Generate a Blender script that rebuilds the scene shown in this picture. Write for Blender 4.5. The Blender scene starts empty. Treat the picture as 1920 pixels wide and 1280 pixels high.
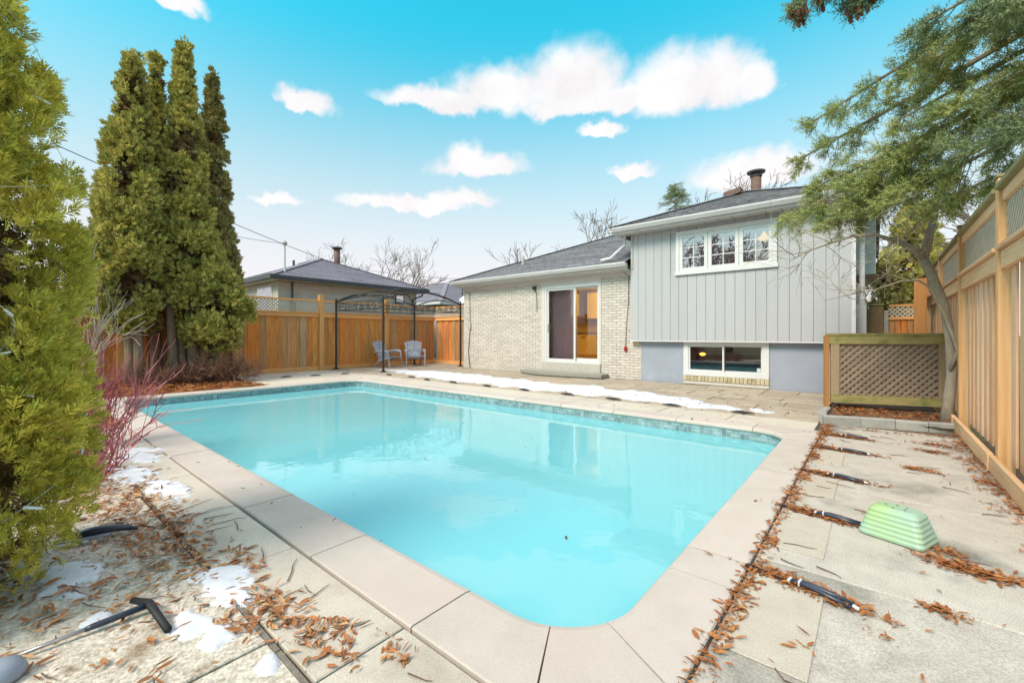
import bpy, math, random
import numpy as np
from mathutils import Matrix, Vector
random.seed(7)
rng = np.random.default_rng(11)
scene = bpy.context.scene
C = scene.collection
R = math.radians

# ---------------------------------------------------------------- camera
YAW = math.atan(680 / 808)
cam_d = bpy.data.cameras.new('camera')
cam = bpy.data.objects.new('camera', cam_d)
C.objects.link(cam)
cam.location = (0, 0, 1.15)
cam.rotation_euler = (R(90), 0, YAW)
cam_d.sensor_width = 36
cam_d.lens = 808 / 1920 * 36
cam_d.shift_y = -0.00625
cam_d.clip_start = 0.05
cam_d.clip_end = 3000
scene.camera = cam

# ---------------------------------------------------------------- world
SUN_EL, SUN_AZ = R(46), R(186)      # azimuth measured clockwise from +Y
world = bpy.data.worlds.new('World')
scene.world = world
world.use_nodes = True
wt = world.node_tree
wt.nodes.clear()


def wn(kind, **kw):
    n = wt.nodes.new(kind)
    for k, v in kw.items():
        setattr(n, k, v)
    return n


def wmath(op, a, b=None, c=None):
    n = wn('ShaderNodeMath', operation=op)
    for i, v in enumerate((a, b, c)):
        if v is None:
            continue
        if isinstance(v, (int, float)):
            n.inputs[i].default_value = v
        else:
            wt.links.new(v, n.inputs[i])
    return n.outputs[0]


def wvec(op, a, b=None):
    n = wn('ShaderNodeVectorMath', operation=op)
    for i, v in enumerate((a, b)):
        if v is None:
            continue
        if isinstance(v, tuple):
            n.inputs[i].default_value = v
        else:
            wt.links.new(v, n.inputs[i])
    return n.outputs['Value'] if op == 'LENGTH' else n.outputs[0]


def wmix(fac, a, b, blend='MIX'):
    n = wn('ShaderNodeMix', data_type='RGBA', blend_type=blend)
    for i, v in ((0, fac), (6, a), (7, b)):
        if isinstance(v, (int, float)):
            n.inputs[i].default_value = v
        elif isinstance(v, tuple):
            n.inputs[i].default_value = v
        else:
            wt.links.new(v, n.inputs[i])
    return n.outputs[2]


sky = wn('ShaderNodeTexSky')
sky.sky_type = 'NISHITA'
sky.sun_disc = False
sky.sun_elevation = SUN_EL
sky.sun_rotation = SUN_AZ
sky.air_density = 1.0
sky.dust_density = 1.2
sky.ozone_density = 1.0
geo = wn('ShaderNodeNewGeometry')
dirn = wvec('SCALE', geo.outputs['Incoming'])
wt.nodes[-1].inputs['Scale'].default_value = -1.0
sep = wn('ShaderNodeSeparateXYZ')
wt.links.new(dirn, sep.inputs[0])
az = wmath('ARCTAN2', sep.outputs[0], sep.outputs[1])           # clockwise from +Y
el = wmath('ARCSINE', sep.outputs[2])
T3 = 2 * math.pi / 3
# the same handful of fair-weather clouds comes round three times in the full circle, each time with other edges
azw = wmath('SUBTRACT', wmath('FLOORED_MODULO', wmath('ADD', az, YAW + T3 / 2), T3), T3 / 2)
comb = wn('ShaderNodeCombineXYZ')
wt.links.new(azw, comb.inputs[0])
wt.links.new(el, comb.inputs[1])
n1 = wn('ShaderNodeTexNoise')
n1.inputs['Scale'].default_value = 11
n1.inputs['Detail'].default_value = 8
n1.inputs['Roughness'].default_value = 0.58
wt.links.new(dirn, n1.inputs['Vector'])
n2 = wn('ShaderNodeTexNoise')
n2.inputs['Scale'].default_value = 34
n2.inputs['Detail'].default_value = 6
wt.links.new(dirn, n2.inputs['Vector'])
off = wvec('MULTIPLY', wvec('SUBTRACT', n1.outputs['Color'], (.5, .5, .5)), (0.085, 0.055, 0))
off2 = wvec('MULTIPLY', wvec('SUBTRACT', n2.outputs['Color'], (.5, .5, .5)), (0.05, 0.035, 0))
pos = wvec('ADD', wvec('ADD', comb.outputs[0], off), off2)
CL = [(8.0, 29.3, 9.0, 6.2), (20.5, 27.6, 7.5, 5.6), (25.5, 27.4, 5.0, 5.2), (-1.5, 28.8, 9.0, 4.0), (-10, 27.9, 9.5, 2.3), (29.2, 26.6, 3.2, 3.8),
      (13.2, 27.6, 19, 3.0), (-26.0, 25.6, 4.2, 1.9), (-4.6, 21.0, 8.2, 2.6), (-6.2, 21.4, 4.4, 3.6), (-13.9, 16.2, 10.5, 1.7), (-7.0, 17.0, 5.6, 2.0),
      (12.2, 24.8, 3.4, 1.3), (15.5, 19.9, 3.4, 1.6), (29.0, 17.8, 8.5, 3.4), (-38.4, 31.6, 4.6, 1.9), (-28.3, 15.5, 2.8, 1.1), (44, 33, 7, 3.0)]
sp_ = wn('ShaderNodeSeparateXYZ')
wt.links.new(pos, sp_.inputs[0])
acc = None
for a0, e0, w, h in CL:
    # flat underside: the lower half falls off faster
    u = wmath('MULTIPLY', wmath('SUBTRACT', sp_.outputs[0], R(a0)), 1 / R(w))
    v = wmath('MULTIPLY', wmath('SUBTRACT', sp_.outputs[1], R(e0)), 1 / R(h))
    v = wmath('MAXIMUM', v, wmath('MULTIPLY', v, -2.2))
    d = wmath('SQRT', wmath('MULTIPLY_ADD', u, u, wmath('MULTIPLY', v, v)))
    m = wmath('SUBTRACT', 1.0, d)
    acc = m if acc is None else wmath('SMOOTH_MAX', acc, m, .12)
mr = wn('ShaderNodeMapRange', interpolation_type='SMOOTHSTEP')
mr.inputs['From Min'].default_value = 0.0
mr.inputs['From Max'].default_value = 0.55
wt.links.new(acc, mr.inputs['Value'])
cmask = wmath('MULTIPLY', mr.outputs[0], 0.96)
# cyan clear sky, milky towards the horizon
tint = wmix(1.0, sky.outputs[0], (0.13, 1.40, 1.15, 1), 'MULTIPLY')
lowf = wn('ShaderNodeMapRange')
lowf.inputs['From Max'].default_value = R(36)
lowf.inputs['To Min'].default_value = .30
wt.links.new(el, lowf.inputs['Value'])
tint = wmix(1.0, tint, lowf.outputs[0], 'MULTIPLY')
hz = wn('ShaderNodeMapRange', interpolation_type='SMOOTHSTEP')
hz.inputs['From Min'].default_value = R(2)
hz.inputs['From Max'].default_value = R(37)
hz.inputs['To Min'].default_value = 1
hz.inputs['To Max'].default_value = 0
wt.links.new(el, hz.inputs['Value'])
skyc = wmix(wmath('MULTIPLY', hz.outputs[0], 0.96), tint, (3.6, 3.3, 3.45, 1))
shade = wn('ShaderNodeMapRange')
shade.inputs['From Min'].default_value = 0.3
shade.inputs['From Max'].default_value = 0.62
wt.links.new(n1.outputs['Fac'], shade.inputs['Value'])
cloudc = wmix(shade.outputs[0], (3.35, 3.15, 3.2, 1), (3.75, 3.7, 3.7, 1))
# broken high cloud overhead: the flat light on the yard comes from it
n3 = wn('ShaderNodeTexNoise')
n3.inputs['Scale'].default_value = 3.5
n3.inputs['Detail'].default_value = 5
wt.links.new(dirn, n3.inputs['Vector'])
v1 = wn('ShaderNodeMapRange', interpolation_type='SMOOTHSTEP')
v1.inputs['From Min'].default_value = .30
v1.inputs['From Max'].default_value = .50
wt.links.new(n3.outputs['Fac'], v1.inputs['Value'])
v2 = wn('ShaderNodeMapRange', interpolation_type='SMOOTHSTEP')
v2.inputs['From Min'].default_value = R(38)
v2.inputs['From Max'].default_value = R(52)
wt.links.new(el, v2.inputs['Value'])
veil = wmath('MULTIPLY', wmath('MULTIPLY', v1.outputs[0], v2.outputs[0]), .95)
skyfull = wmix(veil, wmix(cmask, skyc, cloudc), (4.9, 4.35, 4.75, 1))
bg = wn('ShaderNodeBackground')
bg.inputs['Strength'].default_value = 0.1
wt.links.new(skyfull, bg.inputs['Color'])
wo = wn('ShaderNodeOutputWorld')
wt.links.new(bg.outputs[0], wo.inputs['Surface'])

# ---------------------------------------------------------------- sun
sun_d = bpy.data.lights.new('sun', 'SUN')
sun_d.energy = 1.5
sun_d.angle = R(22)
sun_d.color = (1.0, 0.78, 0.69)
sun = bpy.data.objects.new('sun', sun_d)
C.objects.link(sun)
sd = Vector((math.sin(SUN_AZ) * math.cos(SUN_EL), math.cos(SUN_AZ) * math.cos(SUN_EL), math.sin(SUN_EL)))
sun.rotation_euler = sd.to_track_quat('Z', 'Y').to_euler()
sun.location = sd * 30

# ---------------------------------------------------------------- exposure
vs = scene.view_settings
vs.view_transform = 'Standard'
vs.look = 'None'
vs.exposure = 1.5
vs.gamma = 1
vs.use_curve_mapping = False
scene.cycles.use_denoising = True
scene.cycles.max_bounces = 8
scene.cycles.transparent_max_bounces = 12


# ================================================================ helpers
def wm(o):
    m = o.matrix_basis.copy()
    if o.parent:
        m = wm(o.parent) @ o.matrix_parent_inverse @ m
    return m


def adopt(o, parent):
    if parent is not None:
        o.parent = parent
        o.matrix_parent_inverse = wm(parent).inverted()


def tag(o, label=None, cat=None, group=None, kind=None):
    if label:
        o['label'] = label
    if cat:
        o['category'] = cat
    if group:
        o['group'] = group
    if kind:
        o['kind'] = kind
    return o


def thing(name, loc, label, cat, group=None, rz=0):
    o = bpy.data.objects.new(name, None)
    C.objects.link(o)
    o.empty_display_size = .2
    o.location = loc
    o.rotation_euler = (0, 0, rz)
    return tag(o, label, cat, group)


def copy_tree(o, parent=None):
    c = o.copy()
    C.objects.link(c)
    c.parent = parent
    for ch in list(o.children):
        copy_tree(ch, c)
    return c


def mesh_np(name, V, F):
    """V (n,3); F (m,k) with k 3 or 4"""
    me = bpy.data.meshes.new(name)
    V = np.asarray(V, np.float32)
    F = np.asarray(F, np.int32)
    k = F.shape[1]
    me.vertices.add(len(V))
    me.vertices.foreach_set('co', V.ravel())
    me.loops.add(F.size)
    me.loops.foreach_set('vertex_index', F.ravel())
    me.polygons.add(len(F))
    me.polygons.foreach_set('loop_start', np.arange(0, F.size, k, dtype=np.int32))
    me.polygons.foreach_set('loop_total', np.full(len(F), k, np.int32))
    me.update(calc_edges=True)
    return me


def obj_np(name, V, F, mat, parent=None, smooth=False):
    V = np.asarray(V, float)
    org = Vector(((V[:, 0].min() + V[:, 0].max()) / 2, (V[:, 1].min() + V[:, 1].max()) / 2, V[:, 2].min()))
    me = mesh_np(name, V - np.array(org), F)
    me.materials.append(mat)
    if smooth:
        me.shade_smooth()
    o = bpy.data.objects.new(name, me)
    C.objects.link(o)
    o.location = org
    adopt(o, parent)
    return o


class MB:
    def __init__(s):
        s.v = []
        s.f = []

    def add(s, vs, fs):
        n = len(s.v)
        s.v += [tuple(p) for p in vs]
        s.f += [tuple(i + n for i in f) for f in fs]
        return s

    def box(s, x0, x1, y0, y1, z0, z1):
        return s.add([(x0, y0, z0), (x1, y0, z0), (x1, y1, z0), (x0, y1, z0), (x0, y0, z1), (x1, y0, z1), (x1, y1, z1), (x0, y1, z1)],
                     [(0, 3, 2, 1), (4, 5, 6, 7), (0, 1, 5, 4), (1, 2, 6, 5), (2, 3, 7, 6), (3, 0, 4, 7)])

    def bbox(s, x0, x1, y0, y1, z0, z1, b=.006):
        """box with chamfered edges on all sides"""
        X, Y, Z = (x0, x1), (y0, y1), (z0, z1)
        vs, idx = [], {}
        for i in (0, 1):
            for j in (0, 1):
                for k in (0, 1):
                    sx, sy, sz = 1 - 2 * i, 1 - 2 * j, 1 - 2 * k
                    for a in range(3):
                        p = [X[i] + sx * b, Y[j] + sy * b, Z[k] + sz * b]
                        p[a] = (X[i], Y[j], Z[k])[a]
                        idx[(i, j, k, a)] = len(vs)
                        vs.append(p)
        fs = []
        for a in range(3):
            u, w = (a + 1) % 3, (a + 2) % 3
            for e in (0, 1):
                q = []
                for (m, n) in ((0, 0), (1, 0), (1, 1), (0, 1)):
                    c = [0, 0, 0]
                    c[a], c[u], c[w] = e, m, n
                    q.append(idx[(*c, a)])
                fs.append(tuple(q) if e else tuple(q[::-1]))
        for a in range(3):
            u, w = (a + 1) % 3, (a + 2) % 3
            for m in (0, 1):
                for n in (0, 1):
                    c0, c1 = [0, 0, 0], [0, 0, 0]
                    c0[u] = c1[u] = m
                    c0[w] = c1[w] = n
                    c1[a] = 1
                    q = (idx[(*c0, u)], idx[(*c1, u)], idx[(*c1, w)], idx[(*c0, w)])
                    fs.append(q if m == n else q[::-1])
        for i in (0, 1):
            for j in (0, 1):
                for k in (0, 1):
                    q = (idx[(i, j, k, 0)], idx[(i, j, k, 1)], idx[(i, j, k, 2)])
                    fs.append(q if (i + j + k) % 2 else q[::-1])
        return s.add(vs, fs)

    def bar(s, p, q, w, h, up=(0, 0, 1)):
        """box beam from p to q, w across, h along up"""
        p, q, up = Vector(p), Vector(q), Vector(up)
        d = (q - p).normalized()
        side = d.cross(up)
        if side.length < 1e-4:
            side = d.cross(Vector((1, 0, 0)))
        side.normalize()
        u = side.cross(d).normalized()
        vs = []
        for base in (p, q):
            for a, b in ((-1, -1), (1, -1), (1, 1), (-1, 1)):
                vs.append(base + side * (a * w / 2) + u * (b * h / 2))
        return s.add(vs, [(0, 1, 2, 3), (7, 6, 5, 4), (0, 4, 5, 1), (1, 5, 6, 2), (2, 6, 7, 3), (3, 7, 4, 0)])

    def tube(s, pts, rad, n=6, cap=True):
        pts = [Vector(p) for p in pts]
        if not hasattr(rad, '__len__'):
            rad = [rad] * len(pts)
        vs, fs = [], []
        ref = None
        for i, p in enumerate(pts):
            t = (pts[min(i + 1, len(pts) - 1)] - pts[max(i - 1, 0)])
            t = t.normalized() if t.length > 1e-9 else Vector((0, 0, 1))
            if ref is None:
                ref = t.cross(Vector((0.3, 0.2, 1)))
                if ref.length < .05:
                    ref = t.cross(Vector((1, 0, 0)))
            ref = (ref - t * ref.dot(t)).normalized()
            b = t.cross(ref)
            for k in range(n):
                a = 2 * math.pi * k / n
                vs.append(p + (ref * math.cos(a) + b * math.sin(a)) * rad[i])
        for i in range(len(pts) - 1):
            for k in range(n):
                k2 = (k + 1) % n
                fs.append((i * n + k, i * n + k2, (i + 1) * n + k2, (i + 1) * n + k))
        if cap:
            fs.append(tuple(range(n))[::-1])
            fs.append(tuple(range((len(pts) - 1) * n, len(pts) * n)))
        return s.add(vs, fs)

    def lathe(s, c, prof, n=16):
        """prof: list of (r,z) from bottom to top around a vertical axis at c"""
        vs, fs = [], []
        for r, z in prof:
            for k in range(n):
                a = 2 * math.pi * k / n
                vs.append((c[0] + r * math.cos(a), c[1] + r * math.sin(a), c[2] + z))
        for i in range(len(prof) - 1):
            for k in range(n):
                k2 = (k + 1) % n
                fs.append((i * n + k, i * n + k2, (i + 1) * n + k2, (i + 1) * n + k))
        fs.append(tuple(range(n))[::-1])
        fs.append(tuple(range((len(prof) - 1) * n, len(prof) * n)))
        return s.add(vs, fs)

    def prism(s, poly, axis, a0, a1):
        """poly: 2-D outline swept along axis ('x','y','z') from a0 to a1"""
        def P(u, w, a):
            return {'x': (a, u, w), 'y': (u, a, w), 'z': (u, w, a)}[axis]
        n = len(poly)
        vs = [P(u, w, a0) for u, w in poly] + [P(u, w, a1) for u, w in poly]
        return s.add(vs, [tuple(range(n))[::-1], tuple(range(n, 2 * n))] + [(i, (i + 1) % n, n + (i + 1) % n, n + i) for i in range(n)])

    def build(s, name, mat, parent=None, smooth=False, at0=False):
        V = np.array([tuple(p) for p in s.v], float)
        if at0:
            org = Vector((0, 0, 0))
        else:
            org = Vector(((V[:, 0].min() + V[:, 0].max()) / 2, (V[:, 1].min() + V[:, 1].max()) / 2, V[:, 2].min()))
        me = bpy.data.meshes.new(name)
        me.from_pydata([tuple(Vector(p) - org) for p in s.v], [], s.f)
        me.materials.append(mat)
        if smooth:
            me.shade_smooth()
        o = bpy.data.objects.new(name, me)
        C.objects.link(o)
        o.location = org
        adopt(o, parent)
        return o


def inst(me, name, loc, parent, rz=0, scale=(1, 1, 1)):
    o = bpy.data.objects.new(name, me)
    C.objects.link(o)
    o.location = loc
    o.rotation_euler = (0, 0, rz)
    o.scale = scale
    adopt(o, parent)
    return o


# ---------------------------------------------------------------- materials
def M(name, c1, c2=None, scale=4, detail=5, rough=.75, bump=0, bscale=60, bdist=.01, var=0, ivar=0, stretch=(1, 1, 1),
      spec=.35, c3=None, s3=1.2, t3=(.5, .68), trans=0, metal=0, ramp=None, iramp=None, oramp=None, nrange=(.3, .7), speck=0, sscale=260):
    m = bpy.data.materials.new(name)
    m.use_nodes = True
    nt = m.node_tree
    N = nt.nodes
    L = nt.links
    b = N['Principled BSDF']
    b.inputs['Roughness'].default_value = rough
    b.inputs['Specular IOR Level'].default_value = spec
    b.inputs['Metallic'].default_value = metal
    c1 = (*c1, 1)
    c2 = (*c2, 1) if c2 else c1
    g = N.new('ShaderNodeNewGeometry')
    oi = N.new('ShaderNodeObjectInfo')
    sc = N.new('ShaderNodeVectorMath')
    sc.operation = 'MULTIPLY'
    sc.inputs[1].default_value = stretch
    ad = N.new('ShaderNodeVectorMath')
    ad.operation = 'ADD'
    mu = N.new('ShaderNodeMath')
    mu.operation = 'MULTIPLY'
    mu.inputs[1].default_value = 37.0 if (var or oramp) else 0.0
    L.new(oi.outputs['Random'], mu.inputs[0])
    L.new(g.outputs['Position'], sc.inputs[0])
    L.new(sc.outputs[0], ad.inputs[0])
    L.new(mu.outputs[0], ad.inputs[1])
    vec = ad.outputs[0]

    def noise(s, d=detail):
        n = N.new('ShaderNodeTexNoise')
        n.inputs['Scale'].default_value = s
        n.inputs['Detail'].default_value = d
        n.inputs['Roughness'].default_value = .6
        L.new(vec, n.inputs['Vector'])
        return n.outputs['Fac']

    def mrange(v, a, bb, c=0., d=1.):
        n = N.new('ShaderNodeMapRange')
        n.inputs[1].default_value, n.inputs[2].default_value = a, bb
        n.inputs[3].default_value, n.inputs[4].default_value = c, d
        L.new(v, n.inputs[0])
        return n.outputs[0]

    def mix(f, a, bb, blend='MIX'):
        n = N.new('ShaderNodeMix')
        n.data_type = 'RGBA'
        n.blend_type = blend
        for i, v in ((0, f), (6, a), (7, bb)):
            if isinstance(v, (int, float)):
                n.inputs[i].default_value = v
            elif isinstance(v, tuple):
                n.inputs[i].default_value = v
            else:
                L.new(v, n.inputs[i])
        return n.outputs[2]

    def rampn(v, cols):
        n = N.new('ShaderNodeValToRGB')
        r = n.color_ramp
        while len(r.elements) > 1:
            r.elements.remove(r.elements[-1])
        r.elements[0].position = 0
        r.elements[0].color = (*cols[0], 1)
        for i, c in enumerate(cols[1:]):
            e = r.elements.new((i + 1) / (len(cols) - 1))
            e.color = (*c, 1)
        L.new(v, n.inputs[0])
        return n.outputs[0]

    nz = mrange(noise(scale), *nrange)
    if ramp:
        col = rampn(nz, ramp)
    else:
        col = mix(nz, c1, c2)
    if iramp:
        col = mix(.85, col, rampn(g.outputs['Random Per Island'], iramp))
    if oramp:
        oc = rampn(oi.outputs['Random'], oramp)
        col = mix(1.0, oc, col, 'MULTIPLY')
    if c3:
        col = mix(mrange(noise(s3, 6), *t3), col, (*c3, 1))
    if speck:
        col = mix(1.0, col, mrange(noise(sscale, 3), .32, .68, 1 - speck, 1 + speck * .6), 'MULTIPLY')
    if var:
        n = mrange(oi.outputs['Random'], 0, 1, 1 - var, 1 + var)
        col = mix(1.0, col, n, 'MULTIPLY')
    if ivar:
        n = mrange(g.outputs['Random Per Island'], 0, 1, 1 - ivar, 1 + ivar)
        col = mix(1.0, col, n, 'MULTIPLY')
    L.new(col, b.inputs['Base Color'])
    if bump:
        bn = N.new('ShaderNodeBump')
        bn.inputs['Strength'].default_value = bump
        bn.inputs['Distance'].default_value = bdist
        L.new(noise(bscale, 6), bn.inputs['Height'])
        L.new(bn.outputs[0], b.inputs['Normal'])
    if trans:
        tl = N.new('ShaderNodeBsdfTranslucent')
        L.new(col, tl.inputs[0])
        ms = N.new('ShaderNodeMixShader')
        ms.inputs[0].default_value = trans
        L.new(b.outputs[0], ms.inputs[1])
        L.new(tl.outputs[0], ms.inputs[2])
        L.new(ms.outputs[0], N['Material Output'].inputs[0])
    return m


def glass(name, tint=(1, 1, 1), base=.08):
    m = bpy.data.materials.new(name)
    m.use_nodes = True
    N, L = m.node_tree.nodes, m.node_tree.links
    N.remove(N['Principled BSDF'])
    t = N.new('ShaderNodeBsdfTransparent')
    t.inputs[0].default_value = (*tint, 1)
    gl = N.new('ShaderNodeBsdfGlossy')
    gl.inputs['Roughness'].default_value = 0.0
    fr = N.new('ShaderNodeFresnel')
    fr.inputs[0].default_value = 1.5
    ad = N.new('ShaderNodeMath')
    ad.operation = 'ADD'
    ad.use_clamp = True
    ad.inputs[1].default_value = base
    L.new(fr.outputs[0], ad.inputs[0])
    mx = N.new('ShaderNodeMixShader')
    L.new(ad.outputs[0], mx.inputs[0])
    L.new(t.outputs[0], mx.inputs[1])
    L.new(gl.outputs[0], mx.inputs[2])
    L.new(mx.outputs[0], N['Material Output'].inputs[0])
    return m


def emit(name, col, s):
    m = bpy.data.materials.new(name)
    m.use_nodes = True
    N, L = m.node_tree.nodes, m.node_tree.links
    b = N['Principled BSDF']
    b.inputs['Base Color'].default_value = (*col, 1)
    b.inputs['Emission Color'].default_value = (*col, 1)
    b.inputs['Emission Strength'].default_value = s
    return m


def water_mat():
    m = M('pool_water', (.165, .49, .53), (.18, .52, .56), scale=.5, rough=.015, spec=.5)
    b = m.node_tree.nodes['Principled BSDF']
    b.inputs['IOR'].default_value = 1.45
    N, L = m.node_tree.nodes, m.node_tree.links
    g = N.new('ShaderNodeNewGeometry')
    n = N.new('ShaderNodeTexNoise')
    n.inputs['Scale'].default_value = 3.2
    n.inputs['Detail'].default_value = 3
    L.new(g.outputs['Position'], n.inputs['Vector'])
    bn = N.new('ShaderNodeBump')
    bn.inputs['Strength'].default_value = .15
    bn.inputs['Distance'].default_value = .02
    L.new(n.outputs['Fac'], bn.inputs['Height'])
    L.new(bn.outputs[0], b.inputs['Normal'])
    return m


m_soil = M('soil', (.10, .06, .035), (.19, .11, .06), scale=9, bump=.8, bscale=40, rough=.95)
m_grass = M('winter_lawn', (.10, .10, .04), (.17, .14, .07), scale=3, bump=.6, bscale=50, rough=.95)
m_coping = M('coping_concrete', speck=0.14, sscale=220, c1=(.48, .415, .355), c2=(.54, .475, .415), scale=5, rough=.85, bump=.35, bscale=240, bdist=.003, var=.05, c3=(.53, .43, .38), s3=1.1, t3=(.48, .7))
m_strip = M('strip_concrete', speck=0.22, sscale=200, c1=(.52, .455, .37), c2=(.58, .515, .425), scale=6, rough=.88, bump=.45, bscale=200, bdist=.004, var=.05, c3=(.37, .32, .25), s3=1.7, t3=(.55, .75))
m_slab = M('slab_concrete', speck=0.3, sscale=150, c1=(.44, .39, .33), c2=(.54, .485, .415), scale=7, rough=.9, bump=.55, bscale=150, bdist=.005, var=.05, c3=(.20, .19, .16), s3=1.6, t3=(.52, .70))
m_slab2 = M('slab_patch', speck=0.2, sscale=160, c1=(.44, .38, .30), c2=(.50, .44, .36), scale=8, rough=.9, bump=.5, bscale=150, bdist=.005, var=.04)
m_left = M('rough_slab', speck=0.4, sscale=60, c1=(.53, .465, .37), c2=(.66, .59, .49), scale=14, rough=.92, bump=.8, bscale=90, bdist=.008, c3=(.27, .19, .11), s3=5, t3=(.55, .7))
m_paver = M('stamped_paver', speck=0.2, sscale=80, c1=(.36, .28, .20), c2=(.46, .385, .30), scale=5, rough=.88, bump=.6, bscale=26, bdist=.01, var=.10, c3=(.25, .20, .15), s3=2.2, t3=(.53, .7), stretch=(1, 2.4, 1))
m_joint = M('joint_sand', (.10, .085, .065), (.16, .13, .10), scale=20, rough=.95)
m_basin = M('pool_plaster', (.20, .55, .58), (.25, .6, .62), scale=3, rough=.6)
m_tile = M('mosaic_tile', (.17, .27, .285), (.30, .40, .41), scale=9, rough=.25, ivar=.3, spec=.5)
m_grout = M('tile_grout', (.42, .45, .44), (.5, .52, .5), scale=9, rough=.9)
m_water = water_mat()
m_snow = M('snow', (.56, .57, .60), (.68, .69, .71), scale=12, rough=.8, bump=.35, bscale=60, bdist=.01)
m_brick = M('cream_brick', speck=0.12, sscale=60, c1=(.56, .48, .42), c2=(.64, .55, .48), scale=14, rough=.85, bump=.5, bscale=90, bdist=.006, ivar=.10)
m_mortar = M('mortar', (.34, .30, .255), (.41, .365, .315), scale=12, rough=.95, bump=.3)  # mortar tone darkened to carry the shadow lines between brick courses
m_siding = M('grey_siding', (.415, .395, .405), (.44, .42, .43), scale=2, rough=.55, var=.025, bump=.08, bscale=8, stretch=(6, 6, .5))
m_found = M('lavender_foundation', speck=0.1, sscale=60, c1=(.31, .32, .38), c2=(.34, .35, .41), scale=3, rough=.8, bump=.3, bscale=45, c3=(.36, .38, .45), s3=2.0, t3=(.58, .75))
m_white = M('white_trim', (.60, .57, .56), (.66, .63, .62), scale=3, rough=.45)
m_cream = M('cream_trim', (.56, .50, .44), (.62, .555, .50), scale=3, rough=.55)
m_soffit = M('soffit', (.48, .455, .42), (.52, .50, .46), scale=3, rough=.6)
m_shing = M('asphalt_shingle', (.13, .125, .14), (.30, .285, .30), scale=9, rough=.95, bump=.5, bscale=140, bdist=.005, ivar=.16, stretch=(1.0, 1.0, 4.0), nrange=(.35, .65))
m_shing2 = M('purple_grey_shingle', (.16, .145, .175), (.27, .25, .285), scale=9, rough=.95, bump=.5, bscale=140, bdist=.005, ivar=.12, stretch=(1.0, 1.0, 4.0))
m_dkmetal = M('dark_metal', (.018, .017, .018), (.03, .028, .028), scale=8, rough=.45, spec=.5)
m_dkfascia = M('dark_fascia', (.06, .058, .065), (.08, .078, .085), scale=4, rough=.5)
m_brownpipe = M('brown_flue', (.13, .075, .06), (.19, .11, .085), scale=9, rough=.7)
m_stone = M('step_stone', (.26, .235, .20), (.38, .35, .30), scale=7, rough=.9, bump=.9, bscale=45, bdist=.015, stretch=(1, 1, 5))
m_cement = M('sill_cement', (.41, .365, .31), (.48, .43, .375), scale=6, rough=.9, bump=.3, bscale=80)
m_soldier = M('sill_brick', (.42, .33, .20), (.52, .44, .30), scale=22, rough=.85, bump=.5, var=.15, c3=(.16, .09, .04), s3=7, t3=(.55, .75))
FENCE = [(.90, .30, .045), (.78, .28, .06), (.62, .33, .14), (.92, .37, .06), (.50, .27, .12), (.86, .33, .07), (.52, .38, .25), (.92, .27, .035)]
m_fboard = M('cedar_board', (1, 1, 1), (.62, .55, .48), scale=3, rough=.8, bump=.5, bscale=14, bdist=.006, stretch=(9, 9, .7), oramp=FENCE, c3=(.20, .13, .08), s3=1.3, t3=(.54, .76))
m_frail = M('cedar_rail', (.84, .40, .14), (.70, .33, .12), scale=3, rough=.8, bump=.4, bscale=14, stretch=(6, 1, 9), var=.12)
m_fpost = M('cedar_post', (.82, .40, .13), (.68, .33, .11), scale=3, rough=.8, bump=.4, bscale=14, stretch=(8, 8, .7), var=.1)
m_flat = M('grey_lattice', (.46, .385, .30), (.56, .47, .37), scale=9, rough=.85)
PINE = [(.86, .55, .36), (.78, .46, .27), (.88, .60, .43), (.82, .50, .30), (.74, .42, .24)]
m_nboard = M('new_pine_board', (1, 1, 1), (.80, .72, .62), scale=3, rough=.75, bump=.3, bscale=14, bdist=.004, stretch=(12, 12, .6), oramp=PINE, c3=(.42, .24, .11), s3=1.6, t3=(.56, .80))
m_npost = M('new_pine_post', (.74, .43, .22), (.56, .28, .10), scale=2.2, rough=.75, bump=.3, bscale=14, bdist=.004, stretch=(12, 12, .5), var=.12)
m_nrail = M('new_pine_rail', (.78, .49, .28), (.64, .37, .18), scale=2.2, rough=.75, bump=.3, bscale=14, bdist=.004, stretch=(12, .6, 12), var=.14, c3=(.38, .23, .11), s3=1.8, t3=(.55, .80))
m_ncap = M('mossy_cap', (.20, .19, .085), (.34, .27, .14), scale=5, rough=.85, bump=.4, bscale=40, stretch=(3, .8, 3), var=.1)
m_blat = M('brown_lattice', (.27, .195, .145), (.36, .265, .20), scale=7, rough=.85, ivar=.1)
m_mossrail = M('mossy_rail', (.30, .27, .09), (.42, .31, .14), scale=4, rough=.85, bump=.4, bscale=30, stretch=(.8, 4, 4), c3=(.19, .19, .06), s3=3)
m_brownpanel = M('brown_panel', (.20, .12, .06), (.28, .17, .085), scale=4, rough=.8, stretch=(6, 6, .7), var=.15)
m_kerb = M('kerb_stone', (.30, .285, .26), (.38, .365, .335), scale=9, rough=.92, bump=.5, bscale=90, var=.06)
m_chair = M('lilac_grey_plastic', (.30, .30, .36), (.36, .355, .41), scale=6, rough=.55, c3=(.42, .42, .46), s3=6)
m_bark = M('cedar_bark', (.22, .145, .095), (.36, .26, .185), scale=6, rough=.95, bump=.9, bscale=26, bdist=.02, stretch=(5, 5, .7))
m_barkg = M('grey_bark', (.25, .20, .145), (.38, .32, .245), scale=7, rough=.95, bump=.8, bscale=40, bdist=.012, stretch=(3, 3, 1))
m_twig = M('far_twig', (.16, .12, .09), (.24, .185, .14), scale=4, rough=.95)
m_paletwig = M('pale_twig', (.38, .30, .24), (.50, .42, .36), scale=4, rough=.9, ivar=.2)
m_redtwig = M('red_stem', (.30, .045, .07), (.46, .17, .17), scale=7, rough=.6, ivar=.35)
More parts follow.
